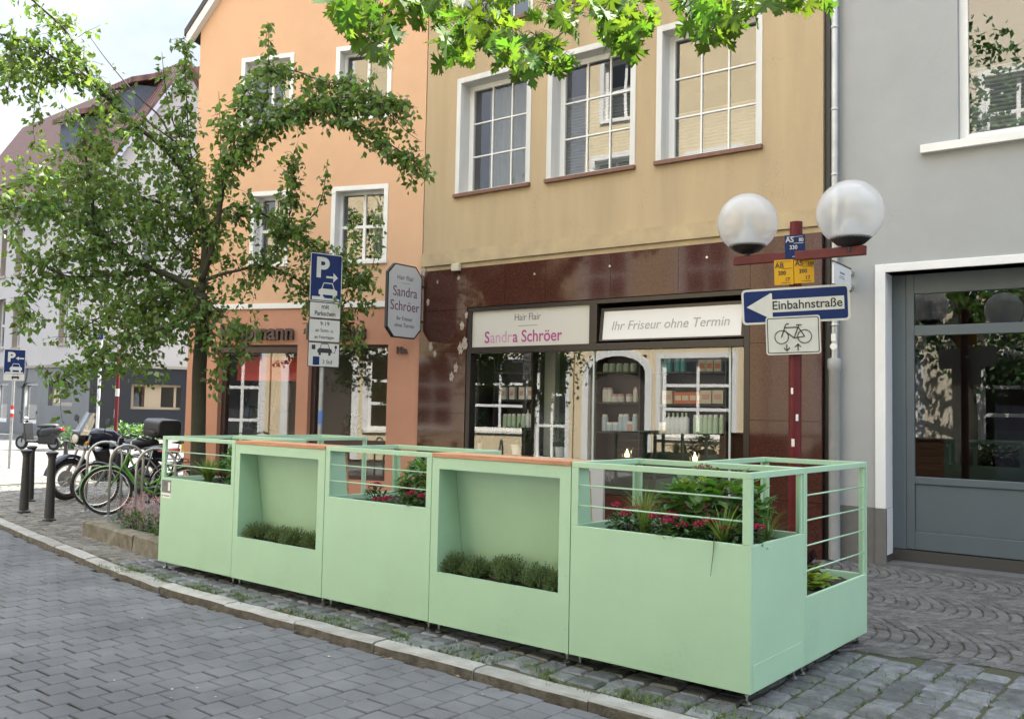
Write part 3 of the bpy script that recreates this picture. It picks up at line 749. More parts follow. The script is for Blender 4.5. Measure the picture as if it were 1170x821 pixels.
# cladding slabs
def slab(m, x0, x1, z0, z1, y=-.03): m.box(x0+.002,x1-.002,y,.25,z0+.002,z1-.002)
m = MB()
for z0, z1 in ((.0,.62),(.62,1.52),(1.52,2.42),(2.42,3.04),(3.04,3.65)): slab(m,-6.6,-5.68,z0,z1); slab(m,-1.37,-.53,z0,z1)
for a, b in zip((-5.68,-4.99,-4.30,-3.27,-2.30,-1.37),(-4.99,-4.30,-3.27,-2.30,-1.37)): slab(m,a,b,3.06,3.65)
for a, b in zip((-5.68,-4.6,-3.5,-2.4),(-4.6,-3.5,-2.4,-1.37)): slab(m,a,b,0,.52)
m.build('granite_cladding', GRANR, th_)
m = MB(); m.box(-6.6,-5.68,.251,.3,0,3.65); m.box(-1.37,-.53,.251,.3,0,3.65); m.box(-5.68,-1.37,.251,.3,3.06,3.65); m.box(-5.68,-1.37,.251,.3,0,.52); m.build('backing_wall', INTERD, th_)
PLAS = mat('exposed plaster', (.36,.30,.25), rough=.95, var=.4, vscale=25)
rr = random.Random(9); m = MB()
for px, py, s_ in ((528,372,.05),(531,392,.07),(526,398,.06),(533,360,.035),(484,310,.05),(489,345,.04),(521,420,.05),(500,322,.02),(492,396,.05),(497,404,.035),(516,430,.05),(524,317,.03)):
    c = tl(px,py,-.03); n = 19
    m = MB(); m.prism([(c.x+s_*math.cos(6.283*i/n)*(1+.25*math.sin(i*1.7+px)+rr.uniform(-.15,.1))*.8, c.z+1.7*s_*math.sin(6.283*i/n)*(1+.25*math.sin(i*2.3+py)+rr.uniform(-.15,.1))*.8) for i in range(n)], -.0306, -.0325, lambda u,v,w: (u,w,v)); m.build('plaster_patch', PLAS, th_)

m = MB()
for px, py in ((611,313),(697,304),(808,294)): c = tl(px,py,-.03); m.lathe([(.0,-.045),(.014,-.043),(.014,-.03)], 10, (c.x,0,c.z), 'y')
m.build('cladding_screw', STEEL, th_, smooth='auto')
m = MB(); c = tl(524,306,0); m.box(c.x-.07,c.x+.07,-.09,-.012,c.z-.055,c.z+.055); jb = m.build('junction_box', mat('beige plastic', (.5,.45,.33), rough=.5), th_, bevel=.008)
m = MB(); m.tube([(c.x+.03,-.05,c.z-.05),(c.x+.03,-.045,c.z-.11),(c.x+.02,-.034,c.z-.13)], .008, 6); m.build('cable', BLACK, jb)
# window strip with the sign boards
FR = mat('bronze aluminium', (.035,.030,.027), rough=.35, metal=.5)
m = MB(); x0, x1, z0, z1 = -5.676, -1.374, .524, 3.056; f = .075
m.box(x0,x0+f,-.02,.12,z0,z1); m.box(x1-f,x1,-.02,.12,z0,z1); m.box(x0+f,x1-f,-.02,.12,z1-f*.8,z1); m.box(x0+f,x1-f,-.02,.12,z0,z0+.09)
m.box(x0+f,x1-f,-.021,.121,2.385,2.475); m.box(-3.59,-3.47,-.022,.119,2.475,z1-f*.8)
sf = m.build('shop_window', FR, th_, bevel=.004)
m = MB(); m.quad((x0+f,.05,z0+.09),(x1-f,.05,z0+.09),(x1-f,.05,2.385),(x0+f,.05,2.385)); m.build('pane', SHOPGLASS, sf)
m = MB()
for px in (678,834): c = tl(px,450,.04); m.box(c.x-.012,c.x+.012,.036,.049,z0+.09,2.385)
m.build('glass_joint', mat('clear silicone joint', (.42,.47,.45), rough=.3), sf)
BOARD = mat('satin white sign board', (.50,.485,.44), rough=.35)
MAGE = mat('magenta lettering', (.32,.045,.20), rough=.5); MAGEF = mat('faded magenta lettering', (.45,.24,.36), rough=.5); GREYT = mat('grey lettering', (.13,.13,.135), rough=.5)
m = MB(); m.box(-5.60,-3.592,.012,.05,2.476,2.998); b1 = m.build('sign_board', BOARD, th_)
text('Hair Flair', .14, b1, GREYT, (-4.62,.0105,2.835), .86, 'CENTER'); m = MB(); m.box(-4.78,-4.45,.0095,.0115,2.757,2.763); m.build('rule', GREYT, b1)
x_ = -5.375
for s_, m_ in (('S', MAGE), ('andr', MAGEF), ('a Schröer', MAGE)):
    t_ = text(s_, .235, b1, m_, (x_,.0105,2.535), .90, bold=.003 if m_ is MAGE else .001); x_ += .90*max(v.co.x for v in t_.data.vertices)+.012
m = MB(); Mx = Matrix.Translation((0,0,2.50)) @ Matrix.Rotation(R(-7),4,'X'); m.M = Mx
m.box(-3.40,-1.49,.0,.03,.02,.40); b2 = m.build('sign_board', mat('white sign board', (.62,.61,.59), rough=.4), th_)
m = MB(Mx); m.box(-3.445,-3.40,-.008,.045,.0,.44); m.box(-1.49,-1.452,-.008,.045,.0,.44); m.box(-3.40,-1.49,-.008,.045,.0,.019); m.box(-3.40,-1.49,-.008,.045,.401,.44); m.build('sash', FR, b2)
t2 = text('Ihr Friseur ohne Termin', .17, b2, mat('pale grey lettering', (.30,.295,.29), rough=.5), (-2.45,-.012,2.60), .98, 'CENTER'); t2.rotation_euler = (R(90-7),0,0)
me = t2.data
for v_ in me.vertices: v_.co.x += v_.co.y*.18
t2.location = Mx @ V(-2.46,-.002,.145)
# salon interior
m = MB(); m.box(-5.9,-.75,.30,3.2,.40,.52); m.box(-6.3,-.74,3.2,3.3,.52,3.3); m.box(-6.4,-6.3,.3,3.2,.52,3.3); m.box(-6.3,-.75,.3,3.2,3.30,3.34)
m.build('salon_room', mat('salon wall paint', (.16,.145,.125), rough=.9), th_)
m = MB(); c0 = tl(622,450,.75); c1 = tl(634,450,.75); m.box(c0.x,c1.x,.75,.87,.52,3.3); m.build('pillar', mat('pale pillar', (.38,.39,.35), rough=.7), th_)
m = MB(); c0 = tl(652,420,1.3); c1 = tl(668,420,1.3); m.box(c0.x-.25,c1.x+.2,1.3,1.34,.52,2.6); m.build('inner_door', mat('grey inner door', (.17,.175,.17), rough=.5), th_)
M_T = Matrix.Translation((-1.05,5.38,0)) @ Matrix.Rotation(ANG,4,'Z')
SHELF = mat('dark shelf', (.035,.028,.024), rough=.5)
def shelf(label, pxa, pxb, rows, y):
    t = thing('display_shelf', label, 'shelf', (0,0,0)); t.matrix_world = M_T
    xs = []
    for py in rows:
        a, b = tl(pxa,py,y), tl(pxb,py,y); m = MB(); m.box(a.x,b.x,y-.13,y+.16,a.z-.025,a.z-.003); m.build('shelf_board', SHELF, t); xs += [a.x,b.x]; zt = a.z
    m = MB()
    for x in (min(xs)-.025, max(xs)+.003): m.box(x,x+.022,y-.13,y+.16,.52,2.75)
    m.box(min(xs),max(xs),y+.161,y+.18,.52,2.75); m.build('frame', SHELF, t)
    return t
shelf('dark display shelf with pots behind the middle of the salon window', 688, 734, (425,459,492), .75)
shelf('dark display shelf with green bottles behind the right part of the salon window', 752, 832, (425,461,495), .62)
shelf('dark display shelf with pale bottles behind the left part of the salon window', 572, 612, (425,456,488), .6)
def bottle(kind, h, r, m, capm, label, group):
    t = thing('bottle' if kind != 'box' else 'carton', label, 'bottle' if kind != 'box' else 'box', group=group); b = MB()
    if kind == 'tall': b.lathe([(r*.95,0),(r,.01),(r,h*.72),(r*.55,h*.8),(r*.3,h*.83),(r*.3,h*.86)], 14)
    elif kind == 'jar': b.lathe([(r*.95,0),(r,.008),(r,h*.7)], 16)
    elif kind == 'cyl': b.lathe([(r*.97,0),(r,.006),(r,h*.85)], 14)
    else: b.box(-r,r,-r*.6,r*.6,0,h)
    b.build('body', m, t, smooth='auto' if kind != 'box' else False)
    b = MB()
    if kind == 'tall': b.lathe([(r*.36,h*.86),(r*.36,h)], 12)
    elif kind == 'jar': b.lathe([(r*1.03,h*.7),(r*1.03,h)], 16)
    elif kind == 'cyl': b.lathe([(r*.8,h*.85),(r*.8,h)], 14)
    else: b.box(-r*.7,r*.7,-r*.6-.002,-r*.6-.0005,h*.3,h*.7)
    b.build('cap' if kind != 'box' else 'print', capm, t, smooth='auto' if kind != 'box' else False)
    return t
PALEG = mat('pale green plastic', (.50,.62,.44), rough=.35); TEAL = mat('teal plastic', (.10,.42,.42), rough=.35); PALEB = mat('pale blue plastic', (.48,.58,.62), rough=.35)
WPL = mat('white plastic', (.72,.72,.70), rough=.3); ROSE = mat('rose plastic', (.62,.36,.34), rough=.4); CREAMP = mat('cream carton', (.66,.58,.42), rough=.6); ORNG = mat('orange carton', (.62,.20,.08), rough=.6)
def row(kind, h, r, m, cm, label, group, pxs, py, y):
    first = None
    for px in pxs:
        P = M_T @ tl(px,py,y)
        if first is None: first = bottle(kind,h,r,m,cm,label,group); o = first; o.location = P
        else: o = dup(first, P)
        o.rotation_euler = (0,0,ANG+rnd.uniform(-.15,.15))
row('cyl',.24,.036,PALEG,WPL,'pale green shampoo bottle in the bottom row of the right salon shelf','green bottles in the right shelf bottom row',[795,801,806.5,812,818,825],495,.62)
row('tall',.27,.04,WPL,PALEG,'white and green bottle in the bottom row of the right salon shelf','white and green bottles in the right shelf bottom row',[764,769,774,779.5,784],495,.62)
row('jar',.15,.04,CREAMP,WPL,'short cream pot in the bottom row of the right salon shelf','cream pots in the right shelf bottom row',[756,761],495,.62)
row('box',.17,.075,CREAMP,ROSE,'cream carton in the middle row of the right salon shelf','cream cartons in the right shelf middle row',[764,808,822],461,.62)
row('box',.15,.06,ORNG,CREAMP,'orange red carton in the middle row of the right salon shelf','orange cartons in the right shelf middle row',[776,784,793,801],461,.62)
row('cyl',.18,.04,TEAL,PALEB,'teal bottle in the top row of the right salon shelf','teal bottles in the right shelf top row',[760,765,774,781],425,.62)
row('box',.16,.05,CREAMP,ORNG,'tan carton in the top row of the right salon shelf','tan cartons in the right shelf top row',[803,812,821],425,.62)
row('jar',.11,.048,WPL,ROSE,'white pot with rose lid in the middle row of the centre salon shelf','rose lid pots in the centre shelf middle row',[703,710,719],459,.75)
row('cyl',.20,.045,WPL,ROSE,'white bottle in the middle row of the centre salon shelf','white bottles in the centre shelf middle row',[692,697,727],459,.75)
row('jar',.12,.05,PALEB,WPL,'pale blue pot in the bottom row of the centre salon shelf','blue pots in the centre shelf bottom row',[697,704],492,.75)
row('cyl',.23,.045,PALEB,WPL,'pale blue bottle in the bottom row of the centre salon shelf','blue bottles in the centre shelf bottom row',[691,710,715.5,726],492,.75)
row('jar',.13,.05,ROSE,WPL,'rose pot in the bottom row of the centre salon shelf','rose pots in the centre shelf bottom row',[720.5],492,.75)
row('cyl',.12,.05,PALEG,WPL,'green pot in the top row of the centre salon shelf','green pots in the centre shelf top row',[693,700,708,716,724],425,.75)
row('cyl',.20,.036,PALEG,WPL,'pale green bottle in the bottom row of the left salon shelf','green bottles in the left shelf bottom row',[577,582,587,593,598],488,.6)
row('tall',.26,.034,WPL,PALEG,'white pump bottle in the bottom row of the left salon shelf','white bottles in the left shelf bottom row',[603,608],488,.6)
row('box',.18,.05,WPL,ROSE,'white carton in the middle row of the left salon shelf','white cartons in the left shelf middle row',[576,586,597,607],456,.6)
def lantern(px, py, label):
    P = M_T @ tl(px,py,.30); t = thing('candle_lantern', label, 'lantern', (P.x,P.y,P.z-.07)); b = MB()
    b.hexa([(-.045,-.045,0),(.045,-.045,0),(.045,.045,0),(-.045,.045,0)], [(-.055,-.055,.13),(.055,-.055,.13),(.055,.055,.13),(-.055,.055,.13)])
    b.build('glass_cup', glass_mat('cup glass', ior=1.3), t)
    b = MB(); b.lathe([(.03,.004),(.03,.05)], 12); b.build('candle', emis_mat('lit candle wax', (1,.62,.28), 1.6), t, smooth='auto')
    b = MB(); b.lathe([(.002,.05),(.012,.065),(.008,.085),(.0,.11)], 8); b.build('flame', emis_mat('flame', (1,.75,.4), 9), t, smooth=True)
lantern(716.5,516,'lit candle lantern behind the salon window, left of the other'); lantern(794,520,'lit candle lantern behind the salon window under the green bottles')
m = MB(); m.box(-5.4,-1.45,.22,.42,.52,tl(716,520,.30).z-.072); t = m.build('window_ledge', mat('dark ledge', (.06,.055,.05), rough=.6), th_)
lx = tl(590,496,.3)
for k, (px, lab, hh, mm) in enumerate(((545,'potted green plant at the left end of the salon window','.5',GREEN),(590,'low green plant box behind the salon window','.3',DGREEN),(640,'bushy green plant behind the salon pillar','.45',GREEN))):
    P = M_T @ tl(px,512,.34); h_ = float(hh)
    t = leafy('potted_plant', lab, 'plant', (P.x,P.y,tl(716,520,.30).z-.07), .16 if k != 1 else .3,.10,h_, 130,.07, mm, None, 90+k, z0=.12)
    b = MB(); b.lathe([(.06,0),(.08,.14),(.072,.14),(.07,.12)], 14); b.build('pot', mat('white pot', (.6,.6,.58), rough=.4), t, smooth='auto')
# ---- grey house --------------------------------------------------------
GREY = mat('pale grey render', (.335,.345,.345), specks=.04, rough=.85, var=.05, vscale=1.6, bump=.15, bscale=180)
GREYD = mat('grey plinth paint', (.135,.130,.122), rough=.8, var=.12, vscale=6)
DOORP = mat('slate grey door paint', (.085,.108,.122), rough=.42, var=.04, vscale=3)
gh = thing('house', 'pale grey rendered house with white framed slate grey door', 'building', (-1.05,5.5,0), ANG)
DX1, DX = 3.05, .11
wh = [(.84,2.45,4.50,6.30),(4.2,5.8,4.5,6.3),(.84,2.45,7.6,9.4),(4.2,5.8,7.6,9.4)]
m = MB(); wall(m, -.53, 6.5, .605, HT, [(DX-.002,DX1+.002,.6,3.16)]+wh); m.build('wall', GREY, gh)
for xa, xb in ((-.53,DX-.002),(DX1+.002,6.5)): m = MB(); wall(m, xa, xb, 0, .605, (), .0, .3); m.build('plinth', GREYD, gh)
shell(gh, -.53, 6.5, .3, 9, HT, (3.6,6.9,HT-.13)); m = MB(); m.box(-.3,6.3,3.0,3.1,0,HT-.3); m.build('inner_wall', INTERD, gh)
m = MB(); m.hexa([(-.5,-.3,HT),(6.7,-.3,HT),(6.7,9,HT),(-.5,9,HT)], [(-.5,4,HT+3),(6.7,4,HT+3),(6.7,4.6,HT+3),(-.5,4.6,HT+3)]); m.build('roof', ROOFT, gh)
for (a,b,c,d) in wh:
    w = window(gh, a, b, c, d, .09, 1, 1, .085, .03, curtain=('blind',a+.1,b-.1,c+.1,c+.78), sill=(WHITE,.36,.075,.09))
m = MB()   # white door surround, painted grey at the foot
m.box(0,DX,-.028,.26,.60,3.25); m.box(DX1,DX1+.11,-.028,.26,.60,3.25); m.box(DX,DX1,-.028,.26,3.16,3.25); ds = m.build('door_surround', mat('white door surround', (.70,.71,.71), rough=.55, var=.05, vscale=4), gh, bevel=.006)
m = MB(); m.box(.0015,DX+.0,-.0275,.02,.0,.598); m.box(DX1,DX1+.108,-.0275,.02,.0,.598); m.build('foot', GREYD, ds)
for xa in (DX-.03, DX1-.0015): m = MB(); m.box(xa,xa+.0315,.021,.26,.105,.598); m.build('jamb', bpy.data.materials['white door surround'], ds)
m = MB(); m.box(DX-.03,DX+.004,.0205,.26,0,.104); m.box(DX1-.004,DX1+.03,.0205,.26,0,.104); m.box(DX+.004,DX1-.004,.245,.30,.032,.155); m.build('skirting', mat('dark skirting tile', (.05,.047,.043), rough=.5), ds)
m = MB(); m.box(DX-.02,DX1+.02,-.02,.30,-.01,.03); m.box(DX-.0,DX+1.0,-.02,.30,.03,.0305); m.build('doorstep', mat('slate doorstep', (.115,.115,.117), rough=.6, var=.15, vscale=5), gh)
xm = 1.62
def leaf_(xa, xb, name):
    y = .25; m = MB(); st = .085
    m.box(xa,xa+st,y,y+.06,.165,3.158); m.box(xb-st,xb,y,y+.06,.165,3.158)
    for z0, z1 in ((.165,.36),(.87,.95),(2.48,2.59),(2.94,3.158)): m.box(xa+st,xb-st,y+.0005,y+.0595,z0,z1)
    m.box(xa+st,xb-st,y+.018,y+.05,.36,.87)
    d = m.build(name, DOORP, gh, bevel=.006)
    for z0, z1 in ((.95,2.48),(2.59,2.94)):
        g = MB(); g.quad((xa+st,y+.03,z0),(xb-st,y+.03,z0),(xb-st,y+.03,z1),(xa+st,y+.03,z1)); g.build('pane', DOORGLASS, d)
    return d
leaf_(DX+.145, 1.62, 'door'); d2 = leaf_(1.625, DX1-.002, 'door')
m = MB(); m.box(DX+.002,DX+.143,.252,.31,.16,3.156); m.build('door_jamb', DOORP, gh, bevel=.004)
m = MB(); m.tube([(1.70,.19,1.0),(1.70,.19,1.5)], .016, 10); m.box(1.69,1.71,.19,.25,1.05,1.07); m.box(1.69,1.71,.19,.25,1.43,1.45); m.build('handle', STEEL, d2)
m = MB(); m.box(.95,2.9,1.4,1.5,.5,1.75); m.build('navy_reflection', mat('mirrored navy', (.02,.02,.06), rough=.4), gh)  # dark blue reflection of the door panes, built as a panel inside
# downpipe on the grey house
m = MB(); m.tube([(-.42,-.07,2.18),(-.42,-.07,HT)], .043, 16, cap=False)
for z in (2.6,4.3,6.0,5.05): m.lathe([(.046,-.015),(.050,-.01),(.050,.01),(.046,.015)], 16, (-.42,-.07,z))
dp = m.build('downpipe', ZINC, gh, smooth='auto')
m = MB(); m.lathe([(.062,0),(.062,2.08),(.075,2.10),(.075,2.2),(.066,2.215),(.048,2.22)], 18, (-.42,-.075,.01)); m.build('standpipe', mat('grey painted iron', (.30,.305,.30), rough=.55, var=.1, vscale=5), dp, smooth='auto')
m = MB(); m.box(-.445,-.395,-.1145,-.113,2.42,2.50); m.lathe([(.0,-.1155),(.038,-.1152),(.038,-.113)], 14, (-.42,0,2.36), 'y'); m.build('sticker', WHITE, dp)
m = MB(); m.box(-.51,-.475,-.06,-.004,4.0,4.14); m.build('cable_box', mat('grey plastic', (.5,.5,.48), rough=.5), gh, bevel=.006)
m = MB(); m.tube([(-.49,-.03,4.0),(-.485,-.02,3.9),(-.50,-.02,3.86),(-.50,-.008,3.8)], .006, 6); m.build('cable', BLACK, gh)
m = MB(); m.box(-.529,-.47,-.075,-.002,0,HT); m.build('black_strip', BLACK, gh)  # black strip along the step between the two house fronts
# street name sign on two brackets
G_M = Matrix.Translation((-1.05,5.5,0)) @ Matrix.Rotation(ANG,4,'Z')
ss = thing('street_name_sign', 'small white street name plate sticking out from the grey wall on two bolts', 'sign'); ss.matrix_world = G_M @ Matrix.Translation((-.25,0,3.095))
m = MB(); m.box(-.008,.008,-.68,-.06,-.115,.115); pl = m.build('plate', mat('white enamel', (.66,.68,.70), rough=.3), ss, bevel=.002)
m = MB(); m.box(-.010,.010,-.70,-.05,.115,.132); m.box(-.010,.010,-.70,-.05,-.132,-.115); m.build('frame', DARKMET, ss)
m = MB()
for z in (-.075,.075): m.tube([(0,-.06,z),(0,.01,z)], .012, 8); m.lathe([(.0,-.02),(.03,-.015),(.03,.015),(.0,.02)], 12, (.0,-.02,z), 'x')
m.build('bracket', STEEL, ss, smooth='auto')
m = MB(); m.box(.0082,.0092,-.50,-.30,-.03,-.022); m.box(.0082,.0092,-.48,-.32,-.01,-.002); m.box(.0082,.0092,-.47,-.30,.02,.04); m.build('print', mat('blue grey print', (.16,.18,.26), rough=.5), pl)

# ---- orange house ------------------------------------------------------
OA = R(21)
oh = thing('gabled_house', 'orange rendered gabled house with shop windows behind the tree', 'building', (-7.66,5.09,0), OA)
ol = lambda px, py, y=0.0: (Matrix.Rotation(-OA,4,'Z') @ Matrix.Translation((7.66,-5.09,0))) @ atplane(px,py,V(-7.66-math.sin(OA)*y,5.09+math.cos(OA)*y,0),V(-math.sin(OA),math.cos(OA),0))
ORU = mat('apricot render', (.61,.38,.232), specks=.05, rough=.9, var=.05, vscale=1.2, bump=.15, bscale=150)
ORL = mat('terracotta render', (.50,.25,.16), rough=.9, var=.07, vscale=1.5, bump=.15, bscale=150)
OW = [(-3.02+.0,-2.42,3.87,5.0),(-1.53,-.66,3.87,5.0),(-3.30,-2.42,6.16,7.27),(-1.53,-.66,6.16,7.27)]
OW[0] = (-3.02,-2.42,3.87,5.0)
m = MB(); wall(m, -4.2, 0, 3.22, 8.06, OW); ap = 2.75
m.prism([(-4.2,8.06),(0,8.06),(-2.1,8.06+ap)], 0, .3, lambda u,v,w: (u,w,v)); m.build('wall', ORU, oh)
SH = [(-3.58,-2.12,.30,2.55),(-1.91,-.53,.45,2.55)]
m = MB(); wall(m, -4.2, 0, 0, 3.13, SH, .0, .3); m.build('shop_wall', ORL, oh)
m = MB(); m.box(-4.215,-.0,-.025,.29,3.132,3.218); m.build('cornice', WHITE, oh)
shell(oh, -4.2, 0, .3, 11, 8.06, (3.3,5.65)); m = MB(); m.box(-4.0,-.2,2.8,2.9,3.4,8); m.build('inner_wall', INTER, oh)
m = MB()
for s_ in (-1,1):
    xe = -2.1+s_*2.33; ze = 8.06-.23*ap/2.1
    a = V(-2.1,0,8.06+ap+.02); b = V(xe,0,ze+.02)
    m.hexa([a+V(0,-.14,0),b+V(0,-.14,0),b+V(0,11.2,0),a+V(0,11.2,0)], [a+V(0,-.14,.14),b+V(0,-.14,.11),b+V(0,11.2,.11),a+V(0,11.2,.14)])
m.build('roof', mat('dark roof edge', (.06,.055,.055), rough=.7), oh)
m = MB()
for s_ in (-1,1):
    xe = -2.1+s_*2.30; ze = 8.06-.20*ap/2.1
    m.hexa([(-2.1,-.12,8.06+ap-.17),(xe,-.12,ze-.17),(xe,.0,ze-.17),(-2.1,.0,8.06+ap-.17)], [(-2.1,-.12,8.06+ap+.015),(xe,-.12,ze+.015),(xe,.0,ze+.015),(-2.1,.0,8.06+ap+.015)])
m.build('bargeboard', WHITE, oh)
oc = [('drape',-2.98,-2.74,3.92,4.95),('drape',-1.02,-.72,3.95,4.95),None,None]
for k, (a,b,c,d) in enumerate(OW):
    window(oh, a, b, c, d, .17, 2, 2 if k < 2 else 1, .05, .05, sill=(WHITE,.07,.04,.06), surround=(WHITE,.06,.012,False), curtain=oc[k], glass=None)
m = MB(); m.quad((-3.25,.28,6.2),(-2.46,.28,6.2),(-2.46,.28,7.2),(-3.25,.28,7.2)); m.build('sky_tinted_blind', mat('blind with mirrored sky tint', (.28,.35,.42), rough=.8), oh)  # blue grey of the mirrored sky put into the colour of the blind
BRN = mat('dark brown shop frame', (.045,.022,.018), rough=.45)
for k, (a,b,c,d) in enumerate(SH):
    m = MB(); f = .06
    m.box(a,a+f*1.3,.10,.2,c,d); m.box(b-f*.6,b,.10,.2,c,d); m.box(a+f*1.3,b-f*.6,.10,.2,d-f*.6,d); m.box(a+f*1.3,b-f*.6,.10,.2,c,c+f)
    if k == 1: m.box(a+f*1.3,b-f*.6,.101,.199,.98,1.06)
    m.box(a-.0,b,.0205,.24,d-.12,d-.04) if k == 0 else None
    w = m.build('shop_window', BRN, oh); g = MB(); g.quad((a,.15,c),(b,.15,c),(b,.15,d),(a,.15,d)); g.build('pane', SHOPGLASS, w)
m = MB(); m.box(-4.0,-.2,1.6,1.7,0,3.2); m.box(-4.0,-.2,.3,1.6,.12,.28); m.build('shop_room', mat('cream shop wall', (.20,.175,.135), rough=.9), oh)
LET = mat('brown relief lettering', (.085,.05,.042), rough=.6)
text('Hülpmann', .36, oh, LET, (-3.56,-.03,2.635), .93, ext=.03, bold=.008); text('Landhaus', .36, oh, LET, (-1.95,-.03,2.635), .78, ext=.03, bold=.008); text('10a', .145, oh, LET, (-.40,-.012,2.41), .95, ext=.012, bold=.006)
m = MB(); c0 = ol(262,405,.5); c1 = ol(326,425,.5); m.box(-3.45,-2.3,.33,.37,2.12,2.38); m.box(-3.45,-2.3,.32,.345,1.98,2.115); aw = m.build('reflected_awning', mat('mirrored awning red', (.55,.06,.05), rough=.8), oh)  # mirrored red awning, built as coloured boxes behind the pane
O_M = Matrix.Translation((-7.66,5.09,0)) @ Matrix.Rotation(OA,4,'Z')
def boot(lab, px, py, m_, hgt, y):
    P = O_M @ ol(px,py,y); t = thing('display_boot', lab, 'boot', P, OA+rnd.uniform(-.6,.6), 'boots and shoes shown in the orange shop window'); b = MB()
    b.tube([(0,0,.06),(0,0,.12),(.005,0,hgt*.6),(.01,0,hgt)], [.042,.045,.055,.062], 12); b.tube([(-.05,0,.04),(.0,0,.05),(.08,0,.035),(.15,0,.025)], [.035,.042,.035,.02], 10); b.build('shaft', m_, t, smooth=True)
    b = MB(); b.box(-.07,-.02,-.03,.03,0,.03); b.box(-.02,.16,-.035,.035,0,.012); b.build('heel', BLACK, t)
NAVY = mat('navy leather', (.015,.022,.05), rough=.4); WINE = mat('wine leather', (.07,.015,.018), rough=.4); LEATH = mat('brown leather', (.10,.05,.025), rough=.5)
boot('tall navy boot in the left shop window of the orange house', 281,492,NAVY,.42,.5); boot('tall wine red boot in the left shop window of the orange house', 311,492,WINE,.42,.5); boot('low brown boot in the right shop window of the orange house', 395,497,LEATH,.25,.5)
def garment(lab, px, py0, py1, wd, m_, y):
    a = O_M @ ol(px,py0,y); b_ = O_M @ ol(px,py1,y); t = thing('hanging_garment', lab, 'clothing', a, OA, 'clothes hung in the orange shop window'); h = a.z-b_.z; b = MB()
    b.hexa([(-wd,-.05,-h),(wd,-.05,-h),(wd,.05,-h),(-wd,.05,-h)], [(-wd*.55,-.03,-.05),(wd*.55,-.03,-.05),(wd*.55,.03,-.05),(-wd*.55,.03,-.05)]); b.tube([(-wd*.5,0,-.07),(-wd*1.1,0,-h*.5),(-wd*1.2,-.02,-h*.8)], [.05,.045,.035], 8); b.tube([(wd*.5,0,-.07),(wd*1.1,0,-h*.5),(wd*1.2,-.02,-h*.8)], [.05,.045,.035], 8)
    b.build('cloth', m_, t, bevel=.02); b = MB(); b.tube([(-wd*.5,0,-.05),(0,0,0),(wd*.5,0,-.05)], .005, 6); b.tube([(0,0,0),(0,0,.06),(.02,0,.08)], .003, 6); b.build('hanger', STEEL, t)
garment('dark jacket hung in the left shop window of the orange house', 293,435,465,.14,mat('dark cloth', (.02,.018,.02), rough=.8),.6); garment('brown coat hung at the right of the left shop window', 325,422,470,.12,mat('brown cloth', (.07,.035,.025), rough=.9),.6)
leafy('potted_plant','green plant standing in the right shop window of the orange house','plant', O_M @ ol(403,500,.5), .2,.12,.32,140,.07,GREEN,None,120,z0=.1)
leafy('potted_plant','tall narrow plant in the left shop window of the orange house','plant', O_M @ ol(293,495,.5), .07,.07,.4,70,.08,DGREEN,None,121,z0=.05)
# octagonal projecting sign
og = thing('hanging_sign', 'octagonal white salon sign projecting from the corner between orange and ochre houses', 'sign'); og.matrix_world = Matrix.Translation((-7.60,5.09,3.15)) @ Matrix.Rotation(R(-87.5+180),4,'Z')
# local x runs from the street end (-) to the wall, face towards +/-y
w_, h_, cc = .365, .545, .14
oct_ = lambda k: [(-w_+cc,-h_),(w_-cc,-h_),(w_,-h_+cc),(w_,h_-cc),(w_-cc,h_),(-w_+cc,h_),(-w_,h_-cc),(-w_,-h_+cc)] if k == 0 else [((x/ w_)*(w_-k),(z/h_)*(h_-k)) for x, z in oct_(0)]
OX = .44
m = MB(); m.prism(oct_(0), -.025, .025, lambda u,v,w: (u-OX,w,v)); m.build('case', mat('anthracite sign case', (.02,.02,.022), rough=.4), og)
m = MB(); m.prism(oct_(.02), -.0265, .0265, lambda u,v,w: (u-OX,w,v)); fb = m.build('panel', mat('silver white panel', (.50,.505,.50), rough=.35), og)
text('Hair Flair', .10, fb, GREYT, (-OX,-.028,.315), .95, 'CENTER'); text('Sandra', .21, fb, mat('mauve lettering', (.15,.06,.10), rough=.5), (-OX,-.028,.07), .92, 'CENTER'); text('Schröer', .21, fb, bpy.data.materials['mauve lettering'], (-OX,-.028,-.14), .92, 'CENTER')
text('Ihr Friseur', .085, fb, GREYT, (-OX,-.028,-.285), .95, 'CENTER'); text('ohne Termin', .085, fb, GREYT, (-OX,-.028,-.385), .95, 'CENTER'); m = MB(); m.box(-OX-.10,-OX+.10,-.0285,-.0268,.265,.269); m.build('rule', GREYT, fb)
m = MB(); m.box(-.08,.0,-.012,.012,.25,.28); m.box(-.08,.0,-.012,.012,-.28,-.25); m.build('bracket', DARKMET, og)

